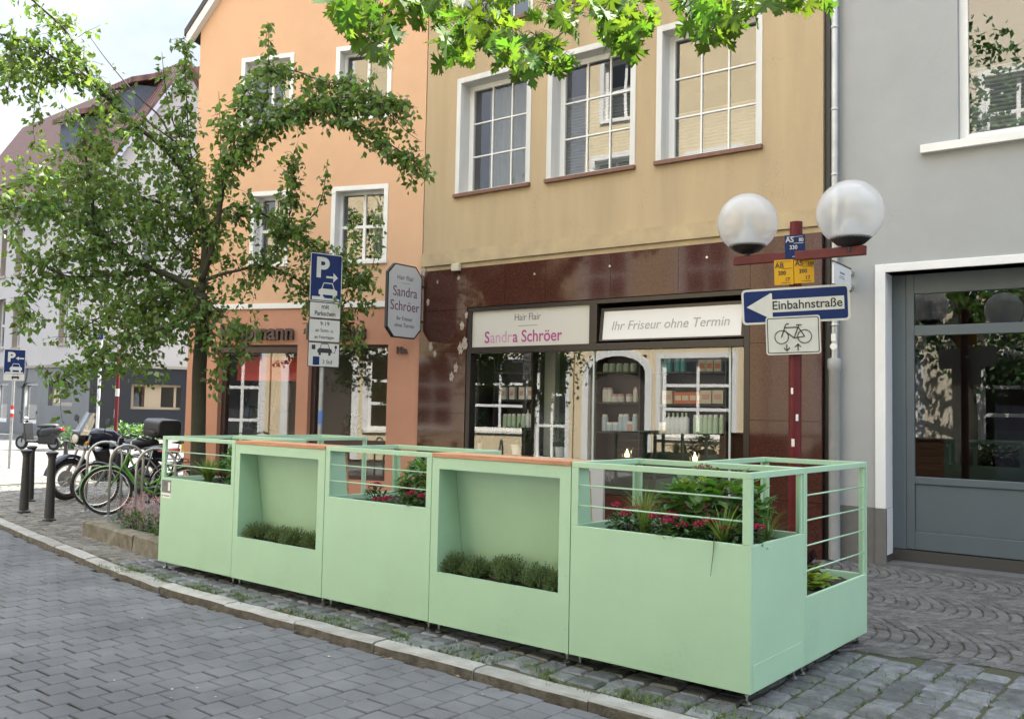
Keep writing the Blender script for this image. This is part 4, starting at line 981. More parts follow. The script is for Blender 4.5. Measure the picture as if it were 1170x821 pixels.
# ---- white house far left ----------------------------------------------
CW = atz(100,500.5); LA = R(0); GA = R(62)
wh_ = thing('corner_house', 'white corner house with red tile roof and dark shop base behind the tree', 'building', CW)
ML = Matrix.Rotation(LA,4,'Z'); MG = Matrix.Rotation(GA,4,'Z')
def toL(px,py,y=0): return (ML.inverted() @ (atplane(px,py,CW,ML @ V(0,1,0))-CW))
def toG(px,py,y=0): return (MG.inverted() @ (atplane(px,py,CW,MG @ V(0,1,0))-CW))
WHR = mat('white render', (.52,.485,.465), rough=.9, var=.04, vscale=.8)
zl = toG(112,415.5).z; v1, v2 = toG(148,156), toG(211,75); sl = (v2.z-v1.z)/(v2.x-v1.x); gl = 2*v2.x; rid = v2.z; ze = rid-sl*gl/2
whl = []
for a, b, c, d in ((-6,7,341,398),(13,25,338,397),(66,79,330,392)):
    p, q_ = toL(a,d), toL(b,c); whl.append((p.x,q_.x,p.z,q_.z))
up = []
for a, b, c, d in ((0,9,262,316),(17,27,260,312),(68,80,250,305)):
    p, q_ = toL(a,d), toL(b,c); up.append((p.x,q_.x,p.z,q_.z))
BEIGE = mat('beige window surround', (.38,.32,.26), rough=.7)
m = MB(ML); wall(m, -16, 0, zl, ze, whl+up, 0, .45); m.build('wall', WHR, wh_)
gw = []
p, q_ = toG(166,395), toG(181,338); gw.append((p.x,q_.x,p.z,q_.z)); p, q_ = toG(160,312), toG(174,262); gw.append((p.x,q_.x,p.z,q_.z))
pass
m = MB(MG); wall(m, 0, gl, zl, ze, gw, 0, .45); m.prism([(0,ze),(gl,ze),(gl/2,rid)], 0, .45, lambda u,v,w: (u,w,v)); m.build('gable_wall', WHR, wh_)
m = MB()   # roof: front slope over the left wall, ridge runs back along the wall direction
P = lambda g_, l_, z: (MG @ V(g_,0,0))+(ML @ V(-l_,0,0))+V(0,0,z)
o_ = -.4; zo = ze+sl*o_
m.hexa([P(o_,-.3,zo),P(gl/2,-.3,rid),P(gl/2,17,rid),P(o_,17,zo)], [P(o_,-.3,zo+.25),P(gl/2,-.3,rid+.25),P(gl/2,17,rid+.25),P(o_,17,zo+.25)])
m.hexa([P(gl-o_,-.3,zo),P(gl/2,-.3,rid),P(gl/2,17,rid),P(gl-o_,17,zo)], [P(gl-o_,-.3,zo+.25),P(gl/2,-.3,rid+.25),P(gl/2,17,rid+.25),P(gl-o_,17,zo+.25)])
RT = mat('ribbed red roof tile', (.23,.085,.065), rough=.7)
nt = RT.node_tree; tc = nt.nodes.new('ShaderNodeTexCoord'); wv = nt.nodes.new('ShaderNodeTexWave'); wv.inputs['Scale'].default_value = 1.1; mpp = nt.nodes.new('ShaderNodeMapping'); mpp.inputs['Rotation'].default_value = (0,0,-LA)
nt.links.new(tc.outputs['Object'], mpp.inputs[0]); nt.links.new(mpp.outputs[0], wv.inputs[0]); cr = nt.nodes.new('ShaderNodeValToRGB'); cr.color_ramp.elements[0].color = (.10,.05,.042,1); cr.color_ramp.elements[1].color = (.22,.105,.085,1)
nt.links.new(wv.outputs[0], cr.inputs[0]); nt.links.new(cr.outputs[0], nt.nodes['Principled BSDF'].inputs['Base Color'])
bp = nt.nodes.new('ShaderNodeBump'); bp.inputs['Distance'].default_value = .06; nt.links.new(wv.outputs[0], bp.inputs['Height']); nt.links.new(bp.outputs[0], nt.nodes['Principled BSDF'].inputs['Normal'])
m.build('roof', RT, wh_)
m = MB(); m.tube([P(-.45,-.3,zo+.1),P(-.45,17,zo+.1)], .11, 8); m.build('gutter', ZINC, wh_)
m = MB(); m.hexa([P(o_,-.34,zo-.25),P(gl/2,-.34,rid-.25),P(gl/2,-.0,rid-.25),P(o_,-.0,zo-.25)], [P(o_,-.34,zo+.05),P(gl/2,-.34,rid+.05),P(gl/2,-.0,rid+.05),P(o_,-.0,zo+.05)]); m.build('verge_board', mat('lavender white board', (.55,.55,.62), rough=.6), wh_)
m = MB(); m.mi = 0
body = MB(); body.box(-.2,gl,0,0,0,0) if False else None
m = MB(MG); m.box(.45,gl-.1,12,12.3,0,ze); m.build('back_wall', WHR, wh_)
SLATE = mat('slate cladding', (.07,.08,.105), rough=.6, var=.25, vscale=9)
for l0, l1, g0 in ((.9,2.5,1.7),(4.6,7.0,1.2)):
    m = MB(); z0 = ze+sl*g0; hgt = 1.7
    m.hexa([P(g0,l1,z0),P(g0,l0,z0),P(g0+hgt/sl+.6,l0,z0),P(g0+hgt/sl+.6,l1,z0)], [P(g0,l1,z0+hgt),P(g0,l0,z0+hgt),P(g0+hgt/sl+.6,l0,z0+hgt),P(g0+hgt/sl+.6,l1,z0+hgt)]); dm = m.build('dormer', SLATE, wh_)
    m = MB(); m.hexa([P(g0-.3,l1+.25,z0+hgt),P(g0-.3,l0-.25,z0+hgt),P(g0+4.2,l0-.25,z0+hgt+1.5),P(g0+4.2,l1+.25,z0+hgt+1.5)], [P(g0-.3,l1+.25,z0+hgt+.25),P(g0-.3,l0-.25,z0+hgt+.25),P(g0+4.2,l0-.25,z0+hgt+1.75),P(g0+4.2,l1+.25,z0+hgt+1.75)]); m.build('dormer_roof', RT, dm)
def wwin(M, a, b, c, d, y=.25):
    m = MB(M); f = (b-a)*.09
    m.box(a,a+f,y,y+.08,c,d); m.box(b-f,b,y,y+.08,c,d); m.box(a+f,b-f,y,y+.08,c,c+f); m.box(a+f,b-f,y,y+.08,d-f,d); m.box(a+f,b-f,y+.001,y+.079,c+(d-c)*.44,c+(d-c)*.49)
    w = m.build('window', OFFW, wh_); g = MB(M); g.quad((a,y+.05,c),(b,y+.05,c),(b,y+.05,d),(a,y+.05,d)); g.build('pane', GLASS, w)
    m = MB(M); e = .02; m.box(a+.001,a+e,-.0,y,c,d); m.box(b-e,b-.001,0,y,c,d); m.box(a-.05,b+.05,-.06,y,c-.12,c-.001); m.build('surround', BEIGE, w)
for q in whl+up: wwin(ML, *q)
for q in gw: wwin(MG, *q)
m = MB(ML); m.box(-16,.0,.5,.6,zl,ze); m.build('inner_wall', INTERD, wh_)
m = MB(MG); m.box(.6,gl,.5,.6,zl,ze); m.build('inner_wall', INTERD, wh_)
STONE = mat('grey metal shop panel', (.15,.158,.162), rough=.35, var=.12, vscale=1.2); BLK = mat('black shop tile', (.022,.026,.034), rough=.3)
p1, p2 = toL(-8,497), toL(10,437); p3, p4 = toL(23,493), toL(44,437); p5, p6 = toL(55,463), toL(84,437)
sh = [(p1.x,p2.x,.5,p2.z),(p3.x,p4.x,.5,p4.z),(p5.x,p6.x,p5.z,p6.z)]
m = MB(ML); wall(m, -16, 0, 0, zl-.12, sh, -.02, .4); m.build('shop_wall', STONE, wh_)
g1, g2 = toG(149,467), toG(207,440)
m = MB(MG); wall(m, .02, gl, 0, zl-.12, [(g1.x,g2.x,g1.z,g2.z)], -.02, .4); m.build('dark_shop_wall', BLK, wh_)
m = MB(ML); m.box(-16,.06,-.10,.3,zl-.12,zl); m.M = MG; m.box(.0,gl,-.10,.3,zl-.119,zl-.001); m.build('ledge', mat('beige stone ledge', (.36,.31,.26), rough=.7), wh_)
for k, q in enumerate(sh):
    m = MB(ML); a,b,c,d = q; y = .1 if k < 2 else .18; f = .12
    m.box(a,a+f,y,y+.1,c,d); m.box(b-f,b,y,y+.1,c,d); m.box(a+f,b-f,y,y+.1,c,c+f*1.3); m.box(a+f,b-f,y,y+.1,d-f,d); w = m.build('shop_window', OFFW if k < 2 else BEIGE, wh_)
    g = MB(ML); g.quad((a,y+.05,c),(b,y+.05,c),(b,y+.05,d),(a,y+.05,d)); g.build('pane', SHOPGLASS, w)
    if k == 1: m = MB(ML); m.box(a+.3,b+.1,.9,1.0,.5,d); m.build('reflection_panel', WHITE, w)  # white panel stands in for the bright reflection in this pane
m = MB(MG); a,b,c,d = g1.x,g2.x,g1.z,g2.z; y = .15; f = .10
PLYW = mat('pale wood frame', (.46,.36,.24), rough=.6)
m.box(a,b,y,y+.1,c,c+f); m.box(a,b,y,y+.1,d-f,d)
for t in (0,.27,.55,.86): x = a+(b-a)*t; m.box(x,x+f*(1 if t != .27 else .9),y+.001,y+.099,c+f,d-f)
m.box(a+(b-a)*.30,a+(b-a)*.55,y+.02,y+.09,c+f,d-f); w = m.build('shop_window', PLYW, wh_); g = MB(MG); g.quad((a,y+.06,c),(b,y+.06,c),(b,y+.06,d),(a,y+.06,d)); g.build('pane', SHOPGLASS, w)
m = MB(ML); m.box(-16,-.1,2.5,2.6,0,zl); m.build('inner_wall', INTERD, wh_); m = MB(MG); m.box(.5,gl,1.2,1.3,0,zl); m.build('inner_wall', mat('brown inner wall', (.16,.13,.11), rough=.9), wh_)
m = MB(ML); q_ = toL(32,430); m.lathe([(.0,-.06),(.75,-.05),(.75,-.02)], 24, (toL(24,425).x,0,toL(24,425).z), 'y'); m.build('round_sign', mat('faded grey disc', (.11,.115,.12), rough=.5), wh_)
# a further red roof at the left edge
rh = thing('roof_house', 'distant house with red tiled roof at the left edge', 'building', at(-40,500,52)); m = MB()
rb = at(14,205,52)-rh.location; m.hexa([(-9,0,0),(rb.x,rb.y,0),(rb.x+3,rb.y+8,0),(-6,8,0)], [(-9,0,rb.z-1.5),(rb.x,rb.y,rb.z-1.5),(rb.x+3,rb.y+8,rb.z-1.5),(-6,8,rb.z-1.5)]); m.build('wall', WHR, rh)
m = MB(); e_ = rb.z-1.5; m.hexa([(-9,-.4,e_),(rb.x+.3,rb.y-.4,e_),(rb.x+1.5,rb.y+4,e_+4.2),(-7.5,4,e_+4.2)], [(-9,-.4,e_+.3),(rb.x+.3,rb.y-.4,e_+.3),(rb.x+1.5,rb.y+4,e_+4.5),(-7.5,4,e_+4.5)]); m.build('roof', RT, rh)

# ---- houses across the street (seen in the window reflections) ----------
CRM = mat('cream render', (.66,.55,.36), rough=.9, var=.05, vscale=1.2); PALE = mat('pale beige render', (.62,.55,.43), rough=.9, var=.05, vscale=1.2)
def opp(label, x0, x1, h, m_, wins, arch=None, yy=-8.6, roofm=None, rz=3.0):
    t = thing('street_house', label, 'building', (0,yy,0), math.pi); F = lambda a, b: (-b,-a)
    holes = [(*F(a,b),c,d) for a,b,c,d in wins]
    if arch: holes.append((*F(arch[0],arch[1]),0,arch[2]))
    m = MB(); wall(m, -x1, -x0, 0, h, holes); m.build('wall', m_, t); shell(t, -x1, -x0, .3, 8, h, (3.7,7.0,h-.13), INTERD)
    m = MB(); m.hexa([(-x1,-.3,h),(-x0,-.3,h),(-x0,8,h),(-x1,8,h)], [(-x1,3.6,h+rz),(-x0,3.6,h+rz),(-x0,4.4,h+rz),(-x1,4.4,h+rz)]); m.build('roof', roofm or ROOFT, t)
    for a,b,c,d in wins: a, b = F(a,b); window(t, a, b, c, d, .15, 2, 2 if d-c < 2.3 else 3, .11, .09, sill=(WHITE,.1,.06,.08), surround=(WHITE,.14,.02,False))
    if arch:
        a, b = F(arch[0],arch[1]); m = MB(); n = 16; cx = (a+b)/2; rx = (b-a)/2; zc = arch[2]-.55
        for i in range(n):
            t0, t1 = math.pi*i/n, math.pi*(i+1)/n
            P2 = lambda t_, k, y: (cx+(rx+k)*math.cos(t_), y, zc+(.55+k)*math.sin(t_))
            m.hexa([P2(t0,-.02,-.06),P2(t1,-.02,-.06),P2(t1,-.02,.1),P2(t0,-.02,.1)], [P2(t0,.2,-.06),P2(t1,.2,-.06),P2(t1,.2,.1),P2(t0,.2,.1)])
        m.box(a-.2,a+.02,-.06,.1,0,zc); m.box(b-.02,b+.2,-.06,.1,0,zc); m.build('arch', WHITE, t)
        m = MB(); m.box(a,b,.28,.32,0,arch[2]); m.build('door', mat('dark door', (.05,.04,.035), rough=.5), t)
opp('sunlit cream house with white arched doorway across the street', -12.95, -6.9, 15, CRM, [(-10.05,-7.85,.9,3.2),(-12.6,-11.1,4.8,6.7),(-9.4,-7.9,4.8,6.7),(-12.6,-11.1,7.9,9.5),(-9.4,-7.9,7.6,9.2),(-12.3,-10.9,10.7,12.6)], arch=(-12.45,-10.5,3.3))
lo = opp('low cream house with steep slate roof across the street', -21, -13.0, 7.4, CRM, [(-19.6,-17.6,.9,3.2),(-17.0,-14.75,.9,3.25),(-14.45,-13.25,.02,3.2),(-19,-17.4,4.6,6.4),(-15.9,-14.4,4.6,6.4)], roofm=SLATE, rz=8.5)
opp('pale beige house across the street behind the camera', -6.8, 7, 14, PALE, [(-5.5,-3.2,.9,3.2),(-1.8,.6,.9,3.2),(2.5,5.0,.9,3.2),(-5.4,-3.9,4.8,6.7),(-1.6,-.1,4.8,6.7),(2.4,3.9,4.8,6.7),(-5.4,-3.9,8.2,10.1),(-1.6,-.1,8.2,10.1),(2.4,3.9,8.2,10.1)])
# ------------------------------------------------------------------ signs and street furniture
def rrect(x0, x1, z0, z1, r, n=5):
    P = []
    for cx, cz, a0 in ((x1-r,z0+r,-90),(x1-r,z1-r,0),(x0+r,z1-r,90),(x0+r,z0+r,180)):
        for k in range(n+1): a = R(a0+90*k/n); P.append((cx+r*math.cos(a), cz+r*math.sin(a)))
    return P
XZ = lambda u, v, w: (u, w, v)
def flat(mb, poly, y0, y1): mb.prism(poly, y0, y1, XZ)
SBLUE = mat('traffic blue sheet', (.002,.016,.095), rough=.45, spec=.3); SWHITE = mat('retroreflective white', (.52,.53,.50), rough=.4, var=.06, vscale=8)
SGREY = mat('galvanised steel', (.36,.37,.38), rough=.45, metal=.7, var=.12, vscale=8); SBLK = mat('sign black', (.018,.018,.02), rough=.5)
YEL = mat('yellow plate', (.55,.30,.004), rough=.4); REDP = mat('wine red paint', (.10,.009,.012), rough=.45, spec=.3, var=.2, vscale=10)
def place(t, pos, ang, roll=0): t.matrix_world = Matrix.Translation(pos) @ Matrix.Rotation(R(ang),4,'Z') @ Matrix.Rotation(R(-roll),4,'Y'); return t
lp = thing('lamp_post', 'dark red lamp post with two clear glass globes on a cross arm', 'street lamp', (-.69,2.33,0))
m = MB(); m.tube([(0,0,0),(0,0,2.7),(.005,0,3.13)], .05, 18); m.lathe([(.075,0),(.075,.28),(.052,.31)], 18); m.build('pole', REDP, lp, smooth='auto')
LA_, RA_ = V(-1.243+.69,2.40-2.33,2.872), V(-.092+.69,2.17-2.33,2.822)
m = MB(); m.bar(LA_, RA_, .05, .072); m.build('arm', REDP, lp, bevel=.004)
def globe_mat():
    m = bpy.data.materials.new('clear globe acrylic'); m.use_nodes = True; nt = m.node_tree; n = nt.nodes; l = nt.links; n.remove(n['Principled BSDF'])
    t = n.new('ShaderNodeBsdfTransparent'); t.inputs[0].default_value = (.97,.97,.97,1); d = n.new('ShaderNodeBsdfTranslucent'); d.inputs[0].default_value = (.85,.85,.84,1)
    df = n.new('ShaderNodeBsdfDiffuse'); df.inputs[0].default_value = (.72,.72,.72,1); g = n.new('ShaderNodeBsdfGlossy'); g.inputs['Roughness'].default_value = .08
    m0 = n.new('ShaderNodeMixShader'); m0.inputs[0].default_value = .5; l.new(d.outputs[0], m0.inputs[1]); l.new(df.outputs[0], m0.inputs[2])
    lw = n.new('ShaderNodeLayerWeight'); lw.inputs[0].default_value = .35; mr = n.new('ShaderNodeMapRange'); mr.inputs[3].default_value = .46; mr.inputs[4].default_value = .70; l.new(lw.outputs['Facing'], mr.inputs[0])
    m1 = n.new('ShaderNodeMixShader'); l.new(mr.outputs[0], m1.inputs[0]); l.new(t.outputs[0], m1.inputs[1]); l.new(m0.outputs[0], m1.inputs[2])
    lw2 = n.new('ShaderNodeLayerWeight'); lw2.inputs[0].default_value = .5; p2 = n.new('ShaderNodeMath'); p2.operation = 'POWER'; p2.inputs[1].default_value = 4; l.new(lw2.outputs['Facing'], p2.inputs[0]); fr = n.new('ShaderNodeMapRange'); fr.inputs[3].default_value = .05; fr.inputs[4].default_value = .7; l.new(p2.outputs[0], fr.inputs[0]); m2 = n.new('ShaderNodeMixShader'); l.new(fr.outputs[0], m2.inputs[0]); l.new(m1.outputs[0], m2.inputs[1]); l.new(g.outputs[0], m2.inputs[2])
    l.new(m2.outputs[0], n['Material Output'].inputs[0]); return m
GLOBE = globe_mat(); REFL = mat('white reflector', (.45,.47,.48), rough=.3)
for c in (V(-1.126+.69,2.385-2.33,3.183), V(-.207+.69,2.186-2.33,3.119)):
    m = MB(); r = .248; n = 26
    m.lathe([(r*math.sin(math.pi*(1-k/n)) if 0 < k < n else 0, r*math.cos(math.pi*(1-k/n))) for k in range(2,n+1)], 36, c); gl = m.build('globe', GLOBE, lp, smooth=True)
    m = MB(); m.lathe([(.0,-.262),(.05,-.258),(.105,-.236),(.150,-.196),(.150,-.188)], 28, c); m.lathe([(.025,-.30),(.025,-.25)], 12, c); m.build('cap', BLACK, gl, smooth='auto')
    m = MB(); m.lathe([(.115,-.188),(.100,-.15),(.072,-.09),(.055,-.06),(.05,-.05)], 24, c); m.build('reflector', REFL, gl, smooth='auto')
    m = MB(); m.lathe([(.040,-.05),(.040,.07),(.03,.085),(.0,.09)], 20, c); m.build('lamp', mat('frosted lamp', (.45,.45,.44), rough=.35), gl, smooth='auto')
sdir = 19; nrm = V(math.cos(R(sdir-90)), math.sin(R(sdir-90)), 0); PO = V(-.69,2.33,0)
def clamp(t, n=1):
    m = MB(); m.lathe([(.055,-.02),(.055,.02)], 14, (0,.062,0)); m.box(-.05,.05,.005,.03,-.018,.018); m.build('clamp', STEEL, t, smooth='auto')
ow = place(thing('one_way_sign', 'blue one way sign with a white arrow reading Einbahnstraße on the lamp post', 'sign'), PO+nrm*.068+V(0,0,2.455), sdir, 2.2)
m = MB(); flat(m, rrect(-.41,.41,-.142,.142,.035), 0, .004); pl = m.build('plate', SWHITE, ow); m = MB(); flat(m, rrect(-.393,.393,-.125,.125,.022), -.0012, -.0002); m.build('blue_field', SBLUE, pl)
m = MB(); flat(m, [(-.372,0),(-.182,-.105),(-.172,-.098),(-.172,-.052),(.368,-.052),(.368,.052),(-.172,.052),(-.172,.098),(-.182,.105)], -.0024, -.0014); m.build('arrow', SWHITE, pl)
t_ = text('Einbahnstraße', .098, pl, SBLK, (.09,-.0032,-.030), 1.0, 'CENTER', bold=.0012); clamp(ow)
t_.scale.x = .53/max(.01, t_.dimensions.x) if False else 1.0
wd = max(v.co.x for v in t_.data.vertices)-min(v.co.x for v in t_.data.vertices); t_.scale.x = .525/wd
bs = place(thing('cycle_sign', 'white plate with a black bicycle and two arrows below the one way sign', 'sign'), PO+nrm*.080+V(-.012,-.004,2.213), sdir, 2.0)
m = MB(); flat(m, rrect(-.207,.207,-.152,.152,.022), 0, .004); pl = m.build('plate', SWHITE, bs)
m = MB()
o1, o2 = rrect(-.196,.196,-.141,.141,.014), rrect(-.189,.189,-.134,.134,.010); k = len(o1)
m.add([(u,-.0008,v) for u,v in o1]+[(u,-.0008,v) for u,v in o2], [(i,(i+1)%k,(i+1)%k+k,i+k) for i in range(k)])
m.build('border', SBLK, pl)
m = MB(); yy = -.002; rt = .0042
for cx in (-.087,.087): m.tube([(cx+.052*math.cos(6.283*i/28),yy,-.012+.052*math.sin(6.283*i/28)) for i in range(28)], rt*.8, 5, closed=True)
Pb = lambda x, z: (x,yy,z)
for a, b in (((-.087,-.012),(-.058,.075)),((-.063,.062),(.045,.062)),((-.068,.042),(.008,-.022)),((.008,-.022),(.045,.078)),((.008,-.022),(.087,-.012)),((.087,-.012),(.040,.064)),((.025,.080),(.066,.080))): m.tube([Pb(*a),Pb(*b)], rt, 5)
m.tube([Pb(-.058,.075),Pb(-.052,.088),Pb(-.030,.092)], rt, 5); m.build('bicycle_symbol', SBLK, pl)
m = MB()
for x, s_ in ((-.05,-1),(.035,1)):
    m.tube([Pb(x,-.07),Pb(x,-.122)], rt, 5); ze_ = -.070 if s_ > 0 else -.122; m.tube([Pb(x-.022,ze_-s_*.024),Pb(x,ze_),Pb(x+.022,ze_-s_*.024)], rt, 5)
m.build('arrow_symbol', SBLK, pl); clamp(bs)
def util(label, px0, px1, py0, py1, col, tm, lines, off):
    c = at((px0+px1)/2, (py0+py1)/2, 7.15); w_ = (px1-px0)*7.15/FOC/2/.94; h_ = (py1-py0)*7.15/FOC/2
    c = PO+nrm*off+V(0,0,c.z)+V(math.cos(R(sdir)),math.sin(R(sdir)),0)*(((px0+px1)/2-908.5)*7.15/FOC/.94)
    t = place(thing('utility_marker', label, 'sign', group=None), c, sdir, 1.5); m = MB(); flat(m, rrect(-w_,w_,-h_,h_,.008), 0, .004); p = m.build('plate', col, t)
    for s_, sz, x, z, al in lines: text(s_, sz, p, tm, (x*w_,-.002,z*h_), .9, al, bold=.0008)
    m = MB(); m.box(-w_*.15,w_*.85,-.0016,-.0006,h_*.27,h_*.31); m.box(-w_*.8,w_*.8,-.0016,-.0006,h_*.84,h_*.87); m.box(-w_*.3,w_*.7,-.0016,-.0006,-h_*.87,-h_*.83); m.build('rule', tm, p); return t
util('small blue utility marker plate with white figures on the lamp post', 898, 919, 267, 294, SBLUE, SWHITE, [('AS',.062,-.92,.40,'LEFT'),('80',.040,.38,.42,'LEFT'),('330',.045,-.55,-.22,'LEFT'),('11',.045,.0,-.72,'LEFT')], .074)
util('left yellow utility marker plate with the letters AB', 887, 907, 295, 324, YEL, SBLK, [('AB',.060,-.9,.36,'LEFT'),('200',.045,-.6,-.2,'LEFT'),('17',.042,.1,-.72,'LEFT')], .070)
util('right yellow utility marker plate with the letters AS', 907.6, 928, 293.5, 323, YEL, SBLK, [('AS',.060,-.9,.36,'LEFT'),('150',.036,.35,.38,'LEFT'),('200',.045,-.5,-.2,'LEFT'),('17',.042,.1,-.72,'LEFT')], .070)
m = MB()
for z, a, s_ in ((.62,-60,.008),(1.35,-85,.012),(1.55,-50,.010),(1.76,-95,.009)):
    m = MB(Matrix.Translation((0,0,z)) @ Matrix.Rotation(R(a+90),4,'Z')); m.box(-s_,s_,-.0515,-.046,-s_*1.2,s_*(2.5+z)); m.build('sticker', WHITE, lp)

def car_symbol(m, s, cx, cz, y=-.0016):
    k = lambda pts: [(cx+u*s, cz+v*s) for u, v in pts]
    flat(m, k([(-.5,.0),(-.5,.22),(-.36,.30),(.36,.30),(.5,.22),(.5,0)]), y, y+.0008)
    for q in ([(-.36,.30),(-.26,.56),(-.22,.56),(-.31,.30)],[(.31,.30),(.22,.56),(.26,.56),(.36,.30)],[(-.26,.56),(-.24,.61),(.24,.61),(.26,.56)],[(-.42,-.16),(-.42,0),(-.26,0),(-.26,-.16)],[(.26,-.16),(.26,0),(.42,0),(.42,-.16)]): flat(m, k(q), y, y+.0008)
ps = thing('parking_sign', 'grey post with blue parking sign and three white plates by the orange house', 'sign'); pc = at(371.5,356,11.8); place(ps, V(pc.x,pc.y,0), 75)
m = MB(); m.tube([(0,.04,0),(0,.04,3.5)], .03, 14); m.build('post', SGREY, ps, smooth='auto')
m = MB(); m.tube([(0,.04,1.35),(0,.04,1.52)], .0312, 14, cap=False); m.build('sticker', mat('blue sticker', (.1,.2,.5), rough=.5), ps, smooth='auto')
W_ = .222
def plate(z0, z1, fieldm, bm, root=ps, w=W_):
    m = MB(); flat(m, rrect(-w,w,z0,z1,.018), 0, .004); p = m.build('plate', bm, root); m = MB(); flat(m, rrect(-w+.010,w-.010,z0+.010,z1-.010,.012), -.001, -.0002); m.build('field', fieldm, p); return p
p = plate(2.935,3.565,SBLUE,SWHITE); text('P', .36, p, SWHITE, (-.15,-.002,3.26), 1, bold=.012)
m = MB(); flat(m, [(.0,3.275),(.10,3.275),(.10,3.325),(.165,3.262),(.10,3.20),(.10,3.25),(.0,3.25)], -.0018, -.001); m.build('arrow', SWHITE, p); m = MB(); car_symbol(m, .26, .03, 3.03); flat(m, [(-.19,2.955),(.19,2.955),(.19,2.985),(-.02,2.985),(-.02,3.0),(-.19,3.0)], -.0018, -.001); m.build('car_symbol', SWHITE, p)
p = plate(2.715,2.93,SWHITE,SBLK); text('mit', .085, p, SBLK, (0,-.002,2.845), .95, 'CENTER', bold=.001); text('Parkschein', .085, p, SBLK, (0,-.002,2.755), .80, 'CENTER', bold=.001)
p = plate(2.41,2.71,SWHITE,SBLK); text('9-19', .075, p, SBLK, (0,-.002,2.625), .95, 'CENTER'); text('an Sonn- u.', .07, p, SBLK, (0,-.002,2.54), .8, 'CENTER'); text('an Feiertagen', .06, p, SBLK, (0,-.002,2.455), .85, 'CENTER')
p = plate(2.085,2.405,SWHITE,SBLK); m = MB(); car_symbol(m, .20, .01, 2.27); m.tube([(.10,-.002,2.29),(.15,-.002,2.27),(.165,-.002,2.34)], .004, 5); flat(m, [(.145,2.335),(.185,2.335),(.175,2.375),(.155,2.375)], -.0022, -.001); flat(m, [(-.17,2.31),(-.12,2.31),(-.12,2.37),(-.17,2.37)], -.0022, -.001); m.build('car_symbol', SBLK, p)
m = MB(); flat(m, [(-.15,2.11),(-.06,2.11),(-.06,2.22),(-.15,2.22)], -.002, -.001); b_ = m.build('disc_field', SBLUE, p); text('3 Std', .075, p, SBLK, (-.02,-.002,2.13), .9)
fp = thing('parking_sign', 'small distant blue parking sign on a post with red white band at the left edge', 'sign'); pc = atz(10.5,535); place(fp, V(pc.x,pc.y,0), 70)
m = MB(); m.tube([(0,.05,0),(0,.05,2.75)], .032, 12); m.build('post', SGREY, fp, smooth='auto'); m = MB(); m.tube([(0,.05,1.18),(0,.05,1.27)], .034, 12, cap=False); m.tube([(0,.05,1.36),(0,.05,1.45)], .034, 12, cap=False); m.build('red_band', mat('red band', (.45,.02,.02), rough=.5), fp); m = MB(); m.tube([(0,.05,1.27),(0,.05,1.36)], .0335, 12, cap=False); m.build('white_band', WHITE, fp)
p = plate(2.19,2.75,SBLUE,SWHITE,fp,.22); text('P', .30, p, SWHITE, (-.15,-.002,2.47), 1, bold=.012); m = MB(); flat(m, [(.19,2.56),(.08,2.56),(.08,2.59),(.02,2.545),(.08,2.50),(.08,2.53),(.19,2.53)], -.0022, -.001); m.build('arrow', SWHITE, p); m = MB(); car_symbol(m, .25, .03, 2.27); flat(m, [(-.18,2.20),(.18,2.20),(.18,2.225),(-.18,2.225)], -.0022, -.001); m.build('car_symbol', SWHITE, p)
p = plate(2.02,2.185,SWHITE,SGREY,fp,.22); m = MB(); car_symbol(m, .16, .03, 2.08); m.build('car_symbol', SBLK, p)
# bollards
def bollard(x, y, h, label):
    t = thing('bollard', label, 'bollard', (x,y,0), rnd.uniform(0,1), 'dark cast iron bollards'); m = MB()
    m.lathe([(.085,0),(.085,.02),(.062,.035),(.058,.25),(.045,h-.10),(.045,h-.085)], 16); m.build('shaft', CAST, t, smooth='auto')
    m = MB(); m.lathe([(.046,h-.085),(.055,h-.075),(.052,h-.06),(.062,h-.04),(.078,h-.018),(.078,h-.006),(.05,h+.008),(.0,h+.014)], 16); m.build('cap', CAST, t, smooth='auto')
CAST = mat('cast iron', (.028,.028,.030), rough=.45, var=.25, vscale=9)
for (px,py,h,lab) in ((27,585,.875,'dark bollard farthest left, in front of a second one'),(33.5,572.5,.86,'dark bollard half hidden behind the one farthest left'),(56,594.5,.90,'dark bollard nearest the camera beside the motorcycle wheel'),(74.5,531,.60,'short dark bollard behind the motorcycle')):
    P = atz(px,py); bollard(P.x, P.y, h, lab)
# red post, silver post with blue sign, rail
P = atz(131,513); t = thing('red_post', 'dark red stickered street post behind the motorcycles', 'post', P); m = MB(); m.tube([(0,0,0),(0,0,3.3)], .062, 14); m.build('pole', REDP, t, smooth='auto')
m = MB(); 
for z, s_ in ((1.72,.05),(1.2,.035),(1.05,.045),(2.0,.04)): m.M = Matrix.Rotation(R(-38),4,'Z'); m.box(-s_,s_,-.066,-.055,z,z+.14) if z != 1.72 else m.tube([(0,0,1.78),(0,0,2.03)], .0635, 14, cap=False)
m.build('sticker', SWHITE, t); m = MB(); m.lathe([(.07,3.3),(.05,3.36),(.0,3.38)], 14); m.build('cap', REDP, t, smooth='auto')
P = atz(109.5,520); t = thing('sign_post', 'thin silver post carrying a small blue sign among the leaves', 'sign', P); m = MB(); m.tube([(0,0,0),(0,0,3.75)], .045, 12); m.build('post', mat('pale galvanised steel', (.62,.63,.64), rough=.4, metal=.3), t, smooth='auto')
m = MB(Matrix.Rotation(R(30),4,'Z')); m.box(-.22,.10,-.07,-.05,3.42,3.72); p = m.build('plate', SBLUE, t); m = MB(Matrix.Rotation(R(30),4,'Z')); m.box(-.18,.06,-.073,-.0705,3.56,3.585); m.box(-.18,.02,-.073,-.0705,3.50,3.52); m.build('print', SWHITE, p)
